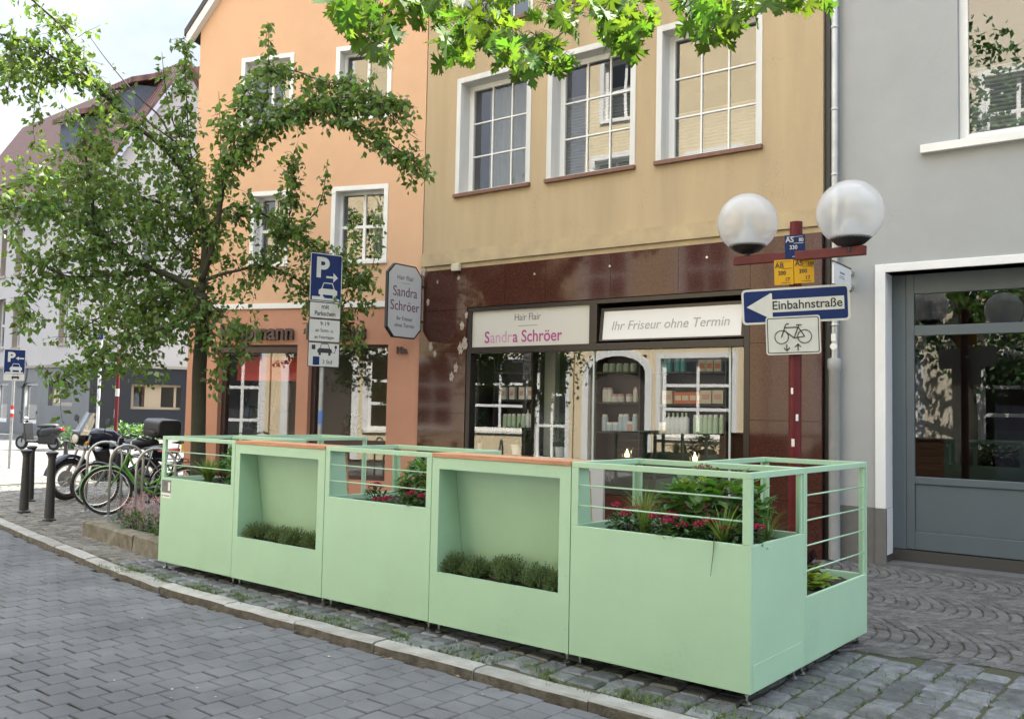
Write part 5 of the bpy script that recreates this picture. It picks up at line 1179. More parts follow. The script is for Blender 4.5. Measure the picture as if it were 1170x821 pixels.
P = atz(57,513); t = thing('low_rail', 'low grey metal rail between scooter and bollard', 'rail', P, R(39)); m = MB(); m.tube([(0,0,0),(0,0,.62),(1.3,0,.62),(1.3,0,0)], .025, 8); m.tube([(.65,0,0),(.65,0,.62)], .022, 8); m.build('tube', SGREY, t, smooth='auto')
# bicycle racks
def rack(px, py, D, ang, label, w=.62, h=1.0):
    P = at(px,py,D); t = thing('bicycle_rack', label, 'bicycle rack', (P.x,P.y,0), R(ang), 'inverted U bicycle racks'); m = MB(); r = w/2
    m.tube([(0,0,0),(0,0,h-r)]+[(r-r*math.cos(math.pi*k/12),0,h-r+r*math.sin(math.pi*k/12)) for k in range(1,12)]+[(w,0,h-r),(w,0,0)], .018, 12); m.build('hoop', mat('brushed steel', (.45,.45,.44), rough=.35, metal=.6), t, smooth=True)
    for xa in (0, w): m = MB(); m.lathe([(.06,0),(.06,.012),(.03,.02)], 14, (xa,0,0)); m.build('foot_plate', SGREY, t, smooth='auto')
rack(154,585,11.4,62,'steel hoop rack nearest the parklet, in front of the green bicycle',.46)
rack(124,580,12.5,66,'middle steel hoop rack behind the green bicycle wheel',.42,.98)
rack(98,570,13.0,58,'steel hoop rack beside the motorcycle, farthest left',.46,1.0)

# ------------------------------------------------------------------ bicycles
def ring(mb, cx, cz, r, t, n=44, y=0, k=8): mb.tube([(cx+r*math.cos(6.2832*i/n), y, cz+r*math.sin(6.2832*i/n)) for i in range(n)], t, k, closed=True)
def bicycle(label, pos, ang, fm, low=True, saddle=None, guard=None, basket=False):
    t = thing('bicycle', label, 'bicycle', pos, ang); rw = .335; wb = 1.06; saddle = saddle or BLACK; guard = guard or fm
    for cx in (0, wb):
        m = MB(); ring(m, cx, rw, rw-.018, .018); w = m.build('wheel', RUBBER, t, smooth=True)
        m = MB(); ring(m, cx, rw, rw-.042, .011, k=6); m.build('rim', CHROME, w, smooth=True)
        m = MB()
        for i in range(28):
            a = 6.2832*i/28; b = a+(.35 if i % 2 else -.35); y = .03 if (i//2) % 2 else -.03; m.tube([(cx+.02*math.cos(b),y,rw+.02*math.sin(b)),(cx+(rw-.05)*math.cos(a),0,rw+(rw-.05)*math.sin(a))], .0011, 4, cap=False)
        m.build('spokes', STEEL, w); m = MB(); m.lathe([(.022,-.045),(.022,.045)], 12, (cx,0,rw), 'y'); m.build('hub', CHROME, w, smooth='auto')
        m = MB(); n = 16; a0, a1 = (R(25),R(185)) if cx == 0 else (R(15),R(200))
        vs = []
        for i in range(n+1):
            a = a0+(a1-a0)*i/n
            if cx != 0: a = math.pi-a
            for y, dr in ((-.028,-.008),(-.015,.004),(.015,.004),(.028,-.008)): vs.append((cx+(rw+.016+dr)*math.cos(a), y, rw+(rw+.016+dr)*math.sin(a)))
        m.add(vs, [(i*4+j,i*4+j+1,(i+1)*4+j+1,(i+1)*4+j) for i in range(n) for j in range(3)]); m.build('mudguard', guard, t, smooth=True)
    bb = V(.44,0,.29); st = V(.30,0,.76); hd = V(.79,0,.86); hb = V(.86,0,.69); m = MB()
    m.tube([hd,hb], .02, 10); m.tube([bb,st], .016, 10)
    if low: m.tube([hb,(.72,0,.50),(.55,0,.35),bb], .02, 10); m.tube([hd-V(0,0,.05),(.66,0,.56),(.50,0,.42),(.38,0,.50)], .015, 10)
    else: m.tube([hb,bb], .018, 10); m.tube([hd-V(0,0,.03),st-V(0,0,.04)], .016, 10)
    for y in (-.055,.055): m.tube([bb+V(0,y*.3,0),(0,y,rw)], .009, 8); m.tube([st-V(0,-y*.3,.06),(0,y,rw)], .008, 8)
    m.build('frame', fm, t, smooth='auto')
    m = MB()
    for y in (-.055,.055): m.tube([hb+V(0,y*.5,0),(.93,y,.55),(wb,y,rw)], .011, 8)
    m.build('fork', fm, t, smooth='auto')
    m = MB(); m.tube([hd,(.765,0,1.03)], .013, 8); m.tube([(.58,-.29,1.06),(.66,-.27,1.08),(.73,-.12,1.05),(.77,0,1.035),(.73,.12,1.05),(.66,.27,1.08),(.58,.29,1.06)], .011, 8); hbm = m.build('handlebar', CHROME, t, smooth='auto')
    for y in (-.29,.29): m = MB(); m.tube([(.56,y,1.058),(.67,y*.93,1.081)], .017, 8); m.build('grip', BLACK, hbm, smooth='auto')
    m = MB(); m.tube([(.80,0,.95),(.88,0,.95)], [.035,.055], 12); m.build('headlight', mat('pale blue lamp housing', (.32,.40,.52), rough=.3), t, smooth='auto')
    m = MB(); m.tube([st,(.28,0,.86)], .013, 8)
    m.build('seat_post', CHROME, t, smooth='auto')
    m = MB(); m.tube([(.12,0,.90),(.16,0,.905),(.24,0,.90),(.34,0,.89),(.42,0,.885)], [.055,.085,.075,.035,.02], 12); 
    for v in m.v: v.z = .895+(v.z-.895)*.5
    m.build('saddle', saddle, t, smooth=True)
    m = MB(); m.lathe([(.09,-.045),(.09,-.04)], 24, bb, 'y'); m.tube([bb+V(0,-.06,0),bb+V(.10,-.07,-.13)], .009, 6); m.tube([bb+V(0,.06,0),bb+V(-.10,.07,.13)], .009, 6); m.box(.50,.58,-.15,-.075,.15,.175); m.box(.30,.38,.075,.15,.41,.435); m.build('crank', DARKMET, t, smooth='auto')
    m = MB()
    for y in (-.06,-.02,.02,.06): m.tube([(-.22,y,.735),(.24,y,.735)], .005, 6)
    m.tube([(-.22,-.06,.735),(-.22,.06,.735)], .005, 6)
    for y in (-.06,.06): m.tube([(-.10,y,.735),(0,y,rw)], .005, 6)
    rk = m.build('rack', DARKMET, t, smooth='auto'); m = MB(); m.box(-.245,-.225,-.035,.035,.70,.735); m.build('rear_light', mat('red lens', (.4,.02,.02), rough=.3), rk)
    return t
def bike_at(label, px, py, D, ang, fm, **k):
    P = atz(px,py); d = V(math.cos(R(ang)),math.sin(R(ang)),0)   # ang = heading of the bike (rear -> front); P is the front wheel contact
    p0 = V(P.x,P.y,0)-d*1.06; return bicycle(label, p0, R(ang), fm, **k)
GRB = mat('bright green bicycle paint', (.10,.30,.035), rough=.3); BKB = mat('black bicycle paint', (.02,.02,.022), rough=.3); GYB = mat('grey bicycle paint', (.20,.21,.22), rough=.3, metal=.4)
bike_at('bright green step-through bicycle with a red saddle at the steel hoops', 121, 588, 12.0, 236, GRB, saddle=mat('red saddle', (.38,.035,.03), rough=.4))
bike_at('grey bicycle half hidden behind the green bicycle', 108, 580, 12.35, 232, GYB, low=False, guard=BKB)
b3 = bike_at('black bicycle standing farthest back beside the orange wall', 158, 562, 13.0, 205, BKB, low=False)
P = b3.matrix_basis @ V(-.02,0,.745); t = thing('yellow_crate', 'yellow crate on the rack of the farthest black bicycle', 'crate', P, R(205)); m = MB()
for a in ((-.17,.17,-.13,-.12,0,.14),(-.17,.17,.12,.13,0,.14),(-.17,-.16,-.12,.12,0,.14),(.16,.17,-.12,.12,0,.14),(-.16,.16,-.12,.12,0,.01)): m.box(*a)
m.build('shell', mat('yellow plastic', (.62,.40,.05), rough=.5), t); 
t = thing('white_box', 'cream box standing in the yellow crate', 'box', P+V(0,0,.012), R(205)); m = MB(); m.box(-.14,.14,-.10,.10,0,.33); m.build('carton', mat('cream box', (.60,.55,.45), rough=.6), t, bevel=.008); m = MB(); m.box(-.142,.142,-.102,.102,.26,.29); m.build('strap', mat('grey strap', (.25,.25,.25), rough=.6), t)
# ------------------------------------------------------------------ motorcycle
def motorcycle(label, pos, ang):
    t = thing('motorcycle', label, 'motorcycle', pos, ang); NB = mat('navy fairing', (.012,.016,.035), rough=.25)
    for cx, r, w in ((.74,.335,.055),(-.70,.315,.075)):
        m = MB(); ring(m, cx, r, r-w*.8, w*.8, 40, k=12); wh = m.build('wheel', RUBBER, t, smooth=True); m = MB(); ring(m, cx, r, r-w*1.75, .02, 40, k=8)
        m.build('rim', CHROME, wh, smooth=True); m = MB()
        for i in range(24):
            a = 6.2832*i/24; y = .04 if i % 2 else -.04; m.tube([(cx,y,r),(cx+(r-w*1.8)*math.cos(a),0,r+(r-w*1.8)*math.sin(a))], .0028, 4, cap=False)
        m.lathe([(.045,-.06),(.045,.06)], 14, (cx,0,r), 'y'); m.build('spokes', STEEL, wh, smooth='auto')
        m = MB(); m.lathe([(.05,-.002),(.135,-.002),(.135,.002),(.05,.002)], 24, (cx,-.065,r), 'y'); m.build('brake_disc', STEEL, wh)
    m = MB()
    for y in (-.105,.105): m.tube([(.74,y,.335),(.58,y,.70)], .030, 10); m.tube([(.60,y,.66),(.48,y,1.05)], .021, 10)
    m.box(.40,.60,-.13,.13,.80,.84); m.build('fork', SGREY, t, smooth='auto')
    m = MB(); vs = []; n = 12
    for i in range(n+1):
        a = R(10+140*i/n)
        for y, dr in ((-.075,-.03),(-.05,.012),(.05,.012),(.075,-.03)): vs.append((.74+(.385+dr)*math.cos(a),y,.335+(.385+dr)*math.sin(a)))
    m.add(vs, [(i*4+j,i*4+j+1,(i+1)*4+j+1,(i+1)*4+j) for i in range(n) for j in range(3)]); m.build('mudguard', NB, t, smooth=True)
    m = MB(); m.tube([(.68,0,.99),(.58,0,1.0)], [.10,.13], 18); hl = m.build('headlight', BLACK, t, smooth='auto'); m = MB(); m.lathe([(.0,.692),(.06,.688),(.095,.68)], 18, (0,0,.99), 'x'); m.build('lens', mat('headlight glass', (.55,.55,.50), rough=.15), hl, smooth=True)
    m = MB(); n = 8; vs = []
    for i in range(n+1):
        y = -.19+.38*i/n; c = 1-(y/.19)**2; vs += [(.58+.10*c,y,1.05),(.50+.09*c,y*.95,1.22),(.41+.08*c,y*.75,1.40)]
    m.add(vs, [(i*3+j,(i+1)*3+j,(i+1)*3+j+1,i*3+j+1) for i in range(n) for j in range(2)]); m.build('windshield', glass_mat('smoked screen', tint=(.62,.63,.62), ior=1.7), t, smooth=True)
    m = MB(); m.tube([(.50,0,.96),(.34,0,1.0),(.10,0,.98),(-.10,0,.90),(-.16,0,.86)], [.08,.15,.17,.13,.09], 16); m.build('tank', NB, t, smooth=True)
    m = MB(); m.tube([(-.06,0,.86),(-.25,0,.86),(-.50,0,.90),(-.85,0,.92)], [.10,.14,.15,.09], 14)
    for v in m.v: v.z = .87+(v.z-.87)*.55
    m.build('seat', mat('black vinyl', (.02,.02,.02), rough=.6), t, smooth=True)
    m = MB(); m.box(-.20,.24,-.16,.16,.28,.52); m.tube([(.10,0,.50),(.20,0,.80)], .12, 12); m.tube([(-.10,0,.50),(-.16,0,.76)], .11, 12); m.lathe([(.13,-.21),(.13,.21)], 18, (-.02,0,.40), 'y'); m.build('engine', DARKMET, t, smooth='auto', bevel=.01)
    m = MB(); m.tube([(.22,-.12,.60),(.28,-.16,.35),(.0,-.19,.28),(-.30,-.20,.32),(-.50,-.20,.42),(-.95,-.21,.55)], [.025,.025,.028,.03,.05,.052], 12); m.build('exhaust', CHROME, t, smooth='auto')
    m = MB(); m.tube([(.42,0,.92),(.24,0,.62),(.20,0,.30),(-.28,0,.30),(-.34,0,.60),(-.30,0,.82),(.30,0,.92)], .022, 8)
    for y in (-.12,.12): m.tube([(-.30,y,.42),(-.70,y*.8,.315)], .024, 8); m.tube([(-.35,y,.78),(-.70,y,.86),(-1.0,y,.88)], .016, 8)
    m.build('frame', BLACK, t, smooth='auto')
    m = MB(); m.tube([(.30,-.40,1.06),(.38,-.30,1.10),(.46,-.10,1.07),(.46,.10,1.07),(.38,.30,1.10),(.30,.40,1.06)], .012, 8); hb = m.build('handlebar', BLACK, t, smooth='auto')
    for y in (-.34,.34):
        m = MB(); m.tube([(.38,y*.9,1.10),(.42,y*1.1,1.24)], .007, 6); m.lathe([(.0,-.012),(.055,-.008),(.06,.008),(.0,.012)], 16, (.41,y*1.22,1.28), 'x'); m.build('mirror', BLACK, hb, smooth='auto')
    for y in (-.19,.19):
        m = MB(); m.tube([(.58,y*.6,.93),(.58,y,.93)], .008, 6); m.tube([(.58,y,.93),(.61,y,.93)], [.03,.022], 10); m.build('indicator', mat('amber lens', (.55,.22,.02), rough=.3), t, smooth='auto')
    m = MB(); m.prism(rrect(-1.20,-.72,.98,1.30,.09), -.22, .22, lambda u,v,w: (u,w,v)); tb = m.build('top_case', mat('black plastic', (.018,.018,.019), rough=.38), t, bevel=.03, seg=3); m = MB(); m.box(-1.205,-.72,-.224,.224,1.115,1.13); m.build('seam', DARKMET, tb); m = MB(); m.box(-1.212,-1.19,-.16,.16,1.03,1.09); m.build('reflector', bpy.data.materials['red lens'], tb)
    m = MB(); m.box(-1.03,-.98,-.10,.10,.70,.76); m.build('rear_light', bpy.data.materials['red lens'], t); m = MB(); m.hexa([(-.95,-.10,.55),(-.62,-.10,.80),(-.62,.10,.80),(-.95,.10,.55)],[(-1.0,-.10,.86),(-.62,-.10,.88),(-.62,.10,.88),(-1.0,.10,.86)]); m.build('tail', NB, t, bevel=.01)
    m = MB(); m.tube([(-.1,.14,.30),(-.05,.34,.0)], .012, 6); m.build('kickstand', BLACK, t)
    return t
P = atz(75.5,571); d = V(math.cos(R(278)),math.sin(R(278)),0); p0 = P-d*.74
mc = motorcycle('dark motorcycle with clear windshield and black top case behind the bollards', p0, R(278)); mc.rotation_euler = (R(-4),0,R(278))
# scooter
def scooter(label, pos, ang):
    t = thing('scooter', label, 'scooter', pos, ang); SB = mat('black scooter shell', (.014,.014,.015), rough=.3)
    for cx in (.62,-.60):
        m = MB(); ring(m, cx, .235, .185, .05, 28, k=8); w = m.build('wheel', RUBBER, t, smooth=True); m = MB(); m.lathe([(.0,-.03),(.14,-.03),(.14,.03),(.0,.03)], 18, (cx,0,.235), 'y'); m.build('rim', SGREY, w, smooth='auto')
    m = MB(); m.hexa([(.30,-.18,.28),(.40,-.16,.28),(.40,.16,.28),(.30,.18,.28)],[(.40,-.20,.88),(.50,-.14,.88),(.50,.14,.88),(.40,.20,.88)]); m.build('leg_shield', SB, t, bevel=.03)
    m = MB(); m.tube([(.62,0,.235),(.55,0,.5),(.44,0,.95)], [.04,.05,.035], 10); m.tube([(.38,-.33,1.02),(.44,-.1,.98),(.44,.1,.98),(.38,.33,1.02)], .02, 8); m.build('handlebar', SB, t, smooth='auto'); m = MB(); m.tube([(.48,0,.97),(.56,0,.95)], [.10,.07], 14); m.build('headlight', mat('scooter lamp', (.5,.5,.5), rough=.2), t, smooth='auto')
    m = MB(); m.box(-.10,.34,-.17,.17,.24,.31); m.build('floorboard', SB, t, bevel=.02)
    m = MB(); m.box(-.72,-.10,-.15,.15,.20,.55); m.build('engine_cover', SB, t, bevel=.04)
    m = MB(); m.tube([(-.08,0,.52),(-.30,0,.56),(-.60,0,.62),(-.88,0,.68)], [.17,.20,.18,.07], 14); m.build('body', SB, t, smooth=True)
    m = MB(); m.tube([(-.02,0,.76),(-.30,0,.78),(-.70,0,.82)], [.10,.14,.11], 12)
    for v in m.v: v.z = .77+(v.z-.77)*.5
    m.build('seat', mat('seat vinyl', (.03,.03,.03), rough=.6), t, smooth=True); m = MB(); m.box(-.93,-.86,-.08,.08,.66,.73); m.build('rear_light', bpy.data.materials['red lens'], t)
    for y in (-.3,.3): m = MB(); m.tube([(.40,y,1.02),(.42,y*1.1,1.16)], .007, 5); m.lathe([(.0,-.01),(.05,0),(.0,.01)], 12, (.42,y*1.15,1.2), 'x'); m.build('mirror', BLACK, t, smooth='auto')
    return t
P = atz(43,514); scooter('small black scooter parked far behind the bollards', V(P.x,P.y,0), R(205))
P = at(677,535,7.6); t = thing('menu_board', 'white folding board standing inside the parklet behind the near bench', 'board', (P.x,P.y,0), R(28)); m = MB()
for s_ in (-1,1): m.hexa([(-.10,s_*.20-.012,0),(.10,s_*.20-.012,0),(.10,s_*.20+.012,0),(-.10,s_*.20+.012,0)], [(-.10,s_*.02-.012,1.16),(.10,s_*.02-.012,1.16),(.10,s_*.02+.012,1.16),(-.10,s_*.02+.012,1.16)])
m.build('panel', mat('white board face', (.38,.39,.38), rough=.5), t, bevel=.004); m = MB(); m.tube([(-.10,0,1.16),(.10,0,1.16)], .014, 8); m.build('hinge', STEEL, t)
# shrubs in the background
for k, (px, py, rx, rz_, lab, mm) in enumerate(((70,513,.5,.7,'bright green shrub behind the low rail', GREEN),(140,512,.7,.85,'green shrub between the red post and the motorcycle case', GREEN),(163,512,.7,.8,'green shrub behind the motorcycle case', GREEN),(88,513,.5,.35,'low green ground plant near the low rail', DGREEN))):
    P = atz(px,py); leafy('shrub', lab, 'shrub', P, rx, rx*.7, rz_, 420, .13, mm, 'shrubs along the far square', 200+k, z0=.05)
# ------------------------------------------------------------------ the tree at the parklet end
TD = 11.2
tr = random.Random(11)
BR = {   # name: (points (px, py, depth offset), r0, r1, leaf density, leaf reach)
 'a': ([(228,520,0),(227,470,0),(228,420,0),(231,375,0),(229,335,0)], .085, .075, 0, 0),
 'b1': ([(229,338,0),(205,320,-.1),(175,307,-.2),(150,295,-.3),(128,278,-.4),(112,262,-.45),(107,245,-.5),(104,215,-.5),(98,180,-.5),(97,150,-.4)], .05, .012, 60, .34),
 'b2': ([(178,307,-.2),(140,312,-.4),(100,316,-.6),(70,314,-.8),(45,300,-.9),(20,296,-1)], .022, .006, 46, .24),
 'b3': ([(229,335,0),(233,300,.1),(234,265,.2),(228,235,.2),(212,200,.1),(190,172,0),(160,147,-.1),(135,124,-.2),(110,98,-.3),(88,60,-.4),(73,33,-.5),(48,10,-.6),(20,-15,-.7)], .05, .010, 36, .26),
 'b4': ([(212,205,.1),(187,140,.3),(155,108,.3),(120,66,.3),(97,34,.3)], .018, .003, 3, .1),
 'b4b': ([(205,165,.1),(170,140,-.3),(140,112,-.4),(107,82,-.5)], .012, .003, 4, .1),
 'b5': ([(112,102,-.3),(90,80,-.5),(62,66,-.6),(40,52,-.7),(10,42,-.8),(-20,34,-.9)], .018, .008, 46, .20),
 'b5b': ([(75,90,-.5),(40,74,-.3),(10,72,-.2),(-15,70,0)], .012, .005, 44, .2),
 'b6': ([(231,320,0),(242,285,-.2),(250,245,-.35),(256,205,-.5),(266,180,-.55),(290,152,-.6),(318,133,-.65),(345,122,-.7),(375,126,-.75),(405,140,-.8),(435,158,-.85),(462,176,-.9),(484,193,-.95)], .038, .005, 58, .15),
 'b6b': ([(266,180,-.55),(270,140,-.5),(280,105,-.45),(300,86,-.45),(318,80,-.45),(340,82,-.5),(365,92,-.5),(395,96,-.55),(420,98,-.6)], .018, .005, 46, .18),
 'b6c': ([(318,133,-.65),(350,118,-.7),(385,112,-.75),(420,112,-.8),(450,116,-.85),(472,122,-.9)], .014, .005, 74, .17),
 'b6d': ([(420,112,-.8),(445,130,-.8),(462,148,-.8),(478,160,-.8)], .008, .003, 30, .12),
 'b7': ([(231,322,0),(250,314,.1),(272,309,.2),(300,304,.5),(333,315,.9),(360,338,1.3),(388,362,1.3),(406,384,1.2)], .026, .006, 42, .24),
 'b7b': ([(234,265,.2),(255,240,.3),(280,236,.4),(310,250,.6),(338,265,.9),(365,285,1.3),(392,305,1.2),(416,322,1.1),(430,322,1.0)], .022, .005, 42, .22),
 'b7c': ([(231,345,0),(250,355,-.2),(268,375,-.3),(280,395,-.4)], .018, .005, 26, .26),
 'b8': ([(229,350,0),(215,345,.3),(190,340,.5),(165,345,.6),(150,365,.7),(140,395,.7),(125,418,.7)], .022, .006, 40, .26),
 'b9': ([(229,340,.1),(200,330,.6),(170,335,.9),(140,350,1.1),(110,365,1.2),(80,385,1.3)], .022, .006, 40, .28),
 'b10': ([(234,270,.2),(215,250,.6),(190,235,.8),(160,225,1.0),(130,215,1.1),(95,205,1.2),(50,205,1.2),(10,215,1.2),(-20,222,1.2)], .026, .006, 46, .3),
 'b11': ([(130,280,-.4),(95,285,-.8),(60,292,-1.0),(38,310,-1.1),(30,340,-1.1),(26,370,-1.1)], .012, .004, 34, .16),
 'b12': ([(107,250,-.5),(70,240,-.9),(35,236,-1.1),(0,240,-1.2),(-20,246,-1.2)], .014, .005, 50, .24),
 'b13': ([(234,300,.1),(205,285,.3),(180,262,.3),(150,250,.2),(120,240,.1)], .02, .006, 50, .3),
 'b14': ([(228,240,.2),(222,200,.4),(216,160,.5),(213,110,.5),(210,42,.5)], .02, .004, 40, .14),
 'b15': ([(216,180,.4),(198,140,.5),(189,100,.5),(185,60,.5)], .012, .003, 26, .1),
 'b16': ([(242,290,-.2),(249,230,-.3),(252,170,-.4),(250,105,-.4)], .01, .003, 26, .08),
 'b17': ([(290,152,-.6),(304,110,-.5),(307,70,-.5),(306,25,-.5)], .010, .003, 30, .08),
 'b18': ([(303,303,.5),(325,270,.5),(333,225,.5),(336,172,.5)], .012, .003, 44, .13),
 'b19': ([(338,265,.9),(362,240,.9),(371,210,.9),(374,184,.9)], .010, .003, 36, .1),
 'b20': ([(388,362,1.3),(400,320,1.2),(404,280,1.1),(403,238,1.1)], .009, .003, 28, .12),
 'b21': ([(420,322,1.0),(429,290,1.0),(432,262,1.0),(433,244,1.0)], .006, .002, 14, .08),
 'b22': ([(60,66,-.6),(45,100,-.6),(38,135,-.6),(40,165,-.6)], .008, .003, 26, .12),
 'b23': ([(20,48,-.7),(14,75,-.7),(8,110,-.7)], .008, .003, 34, .14),
 'b24': ([(388,362,1.3),(410,350,1.1),(430,340,1.0)], .007, .003, 30, .12),
 'b25': ([(165,345,.6),(170,380,.6),(168,410,.6)], .008, .003, 26, .18),
 'b26': ([(229,345,0),(212,360,-.3),(190,372,-.5),(160,385,-.6),(130,395,-.7),(95,420,-.7),(60,440,-.7)], .016, .004, 44, .22),
 'b27': ([(231,345,0),(245,385,-.3),(252,415,-.3),(256,432,-.3)], .010, .003, 26, .16),
}
tree = thing('street_tree', 'leafy pear tree with long drooping shoots rising behind the parklet', 'tree', V(at(228,500,TD).x, at(228,500,TD).y, 0))
base = Vector(tree.location)
def pts3(pp): return [at(x,y,TD+d)-base for x,y,d in pp]
def smooth(P, n=4):
    out = []
    for i in range(len(P)-1):
        p0, p1, p2, p3 = P[max(0,i-1)], P[i], P[i+1], P[min(len(P)-1,i+2)]
        for k in range(n):
            t = k/n; out.append(.5*((2*p1)+(p2-p0)*t+(2*p0-5*p1+4*p2-p3)*t*t+(3*p1-p0-3*p2+p3)*t**3))
    out.append(P[-1]); return out
trunk = MB(); limbs = MB(); lv = MB()
def tleaf(p, d):
    L = tr.uniform(.062,.108); leafquad(lv, p, d, rv(tr), L, L*.62, .14)
def leaf_cluster(p, reach, n):
    for _ in range(n):
        o = rv(tr)*reach*tr.uniform(0,1)**.7; o.z -= .02
        d = rv(tr)+o.normalized()*.6 if o.length > 1e-4 else rv(tr); d.z -= .45
        tleaf(p+o, d)
bp_ = pts3(BR['a'][0]); bp_[0].z = -.02; b0 = bp_[0].copy(); P = smooth(bp_)
P = [Vector((b0.x,b0.y,-.02)), Vector((b0.x*.7,b0.y*.7,.5))]+[p for p in P if p.z > .9]
trunk.tube(P, [.125,.10]+[.088-.012*i/len(P) for i in range(len(P)-2)], 14)
for nm, (pp, r0, r1, dens, reach) in BR.items():
    if nm == 'a': continue
    P = smooth(pts3(pp)); n = len(P)
    (trunk if r0 > .036 else limbs).tube(P, [r0+(r1-r0)*(i/(n-1))**.7 for i in range(n)], 9 if r0 > .02 else 6)
    L = 0
    for i in range(n-1):
        seg = (P[i+1]-P[i]); t = i/(n-1)
        if nm in ('b1','b3','b6','b7') and t < .22: continue
        cnt = dens*seg.length*3.1
        k = int(cnt)+(1 if tr.random() < cnt-int(cnt) else 0)
        for _ in range(k):
            p = P[i]+seg*tr.random()
            if tr.random() < .22 and reach > .12:     # short twig with its own leaves
                d = rv(tr); d.z += .15; d.normalize(); l_ = reach*tr.uniform(.8,1.9); q = p+d*l_+V(0,0,-l_*.25)
                limbs.tube([p,p.lerp(q,.5)+V(0,0,.02),q], [.004,.003,.0015], 4, cap=False)
                for z in range(int(5+l_*14)): leaf_cluster(p.lerp(q, tr.uniform(.25,1)), .06, 1)
            elif tr.random() < .31:
                c_ = p+rv(tr)*reach*tr.uniform(.1,1); c_.z -= .02
                leaf_cluster(c_, .075, 3)
# fill: leafy masses seen between the limbs (px, py, rx, ry, depth offset, count)
for cx, cy, rx, ry, dd, n in ((60,80,50,22,-.6,70),(110,145,40,36,-.2,230),(150,190,50,50,.1,520),(95,215,55,40,.3,460),(190,215,45,45,.4,420),(60,262,55,30,-.6,330),(130,265,60,35,.3,520),(190,260,45,36,.3,330),(230,215,36,36,.1,190),(95,330,50,34,.2,330),(160,340,55,36,.8,380),(205,375,30,34,.4,150),(130,390,50,34,.4,330),(75,432,30,16,-.4,110),(160,425,30,18,.2,110),(40,190,36,30,-.3,230),(30,120,30,20,-.4,30),(120,325,50,22,.6,200),(258,290,30,40,.2,150),(262,345,40,34,.1,130),(300,265,36,30,.3,100),(328,240,16,50,.5,110),(340,285,14,20,.5,50),(405,300,20,24,1.2,60),(275,385,25,25,-.1,110),(250,425,16,18,-.2,70),(270,150,26,45,-.5,170),(210,110,20,46,.5,150),(300,100,30,22,-.5,130),(405,384,16,20,1.2,80),(402,345,16,16,1.2,50),(40,340,28,30,-.9,70),(25,275,22,14,-1,60),(180,160,30,30,.4,130)):
    for _ in range(int(n*1.0)):
        a = tr.uniform(0,6.283); u = math.sqrt(tr.random())
        # clump the fill so that gaps stay open
        px, py = cx+rx*u*math.cos(a), cy+ry*u*math.sin(a)
        if math.sin(px*.17+1.3*math.sin(py*.11))*math.sin(py*.19+px*.05) < -.05: continue
        if tr.random() > .25: continue
        p = at(px, py, TD+dd+tr.gauss(0,.45))-base
        leaf_cluster(p, .10, 5)
trunk.build('trunk', BARK, tree, smooth=True); limbs.build('branches', TWIG, tree, smooth=True); lv.build('crown', LEAF, tree)

# ------------------------------------------------------------------ maple whose branch hangs over the camera
half = [(0,0),(.05,.14),(.30,.02),(.22,.14),(.40,.12),(.14,.30),(.40,.34),(.58,.30),(.48,.40),(.62,.50),(.42,.48),(.46,.62),(.30,.50),(.13,.52),(.22,.70),(.34,.72),(.20,.78),(.20,.90),(.11,.82),(0,1)]
outl = half+[(-x,y) for x,y in half[-2:0:-1]]
mr = random.Random(23)
def mleaf(mb, p, d, up, L):
    d = d.normalized(); s = d.cross(up); s = s.normalized() if s.length > 1e-3 else d.orthogonal().normalized(); n = s.cross(d); curl = mr.uniform(-.25,.35); fold = mr.uniform(.05,.35)
    vs = [p+(d*y+s*x+n*(fold*abs(x)-curl*y*y))*L for x, y in outl]; k = len(vs); vs.append(p+(d*.40+n*(-curl*.16))*L)
    mb.add(vs, [(i,(i+1) % k,k) for i in range(k)])
mp = thing('maple_tree', 'maple with bright lobed leaves hanging into the top of the view', 'tree', (5.2,-7.4,0)); mb0 = Vector(mp.location)
lm = MB(); tw = MB(); MD = 4.25
CL = ((395,18,26,26,22,-.2),(425,45,26,26,26,.1),(445,20,30,22,20,.3),(440,72,14,12,5,0),(500,20,30,28,30,.2),(480,10,26,18,12,.4),(530,48,26,22,24,-.1),(515,72,22,14,10,0),(555,30,28,26,24,.3),(572,55,20,16,12,.1),(590,75,20,18,20,-.2),(612,60,22,20,20,.2),(605,85,16,12,8,-.2),(640,80,16,14,8,.1),(625,22,22,18,12,.4),(660,30,16,18,7,.1),(690,18,24,24,26,-.1),(705,45,24,20,26,.1),(728,30,18,24,18,.3),(715,58,18,12,10,0),(755,6,12,8,5,.2),(800,12,26,18,18,-.1),(815,32,24,18,18,.1),(845,20,20,22,16,.2),(812,48,14,10,6,-.1),(885,8,18,12,8,0),(920,8,24,12,12,.1),(940,12,12,10,6,.2),(575,5,30,12,14,.4),(655,-10,40,14,14,.3),(750,-18,60,12,14,.3),(860,-12,50,12,16,.3),(460,-10,50,12,14,.4))
for cx, cy, rx, ry, n, dd in CL:
    c = at(cx, cy-ry, MD+dd)-mb0
    for _ in range(int(n*.95)):
        a = mr.uniform(0,6.283); u = math.sqrt(mr.random()); p = at(cx+rx*u*math.cos(a), cy-8+ry*.8*u*math.sin(a)-8, MD+dd+mr.gauss(0,.14))-mb0
        d = V(mr.gauss(0,.75), mr.gauss(0,.75), -1.0+mr.gauss(0,.45)); up = V(mr.gauss(0,.6),mr.gauss(0,.6)+.3,1)
        mleaf(lm, p, d, up, mr.uniform(.08,.135))
        tw.tube([c, c.lerp(p,.6)+V(0,0,.02), p], [.0016,.0012,.0009], 4, cap=False)
def twig(pp, r0, r1): P = smooth([at(x,y,MD+d)-mb0 for x,y,d in pp]); tw.tube(P, [r0+(r1-r0)*i/(len(P)-1) for i in range(len(P))], 6)
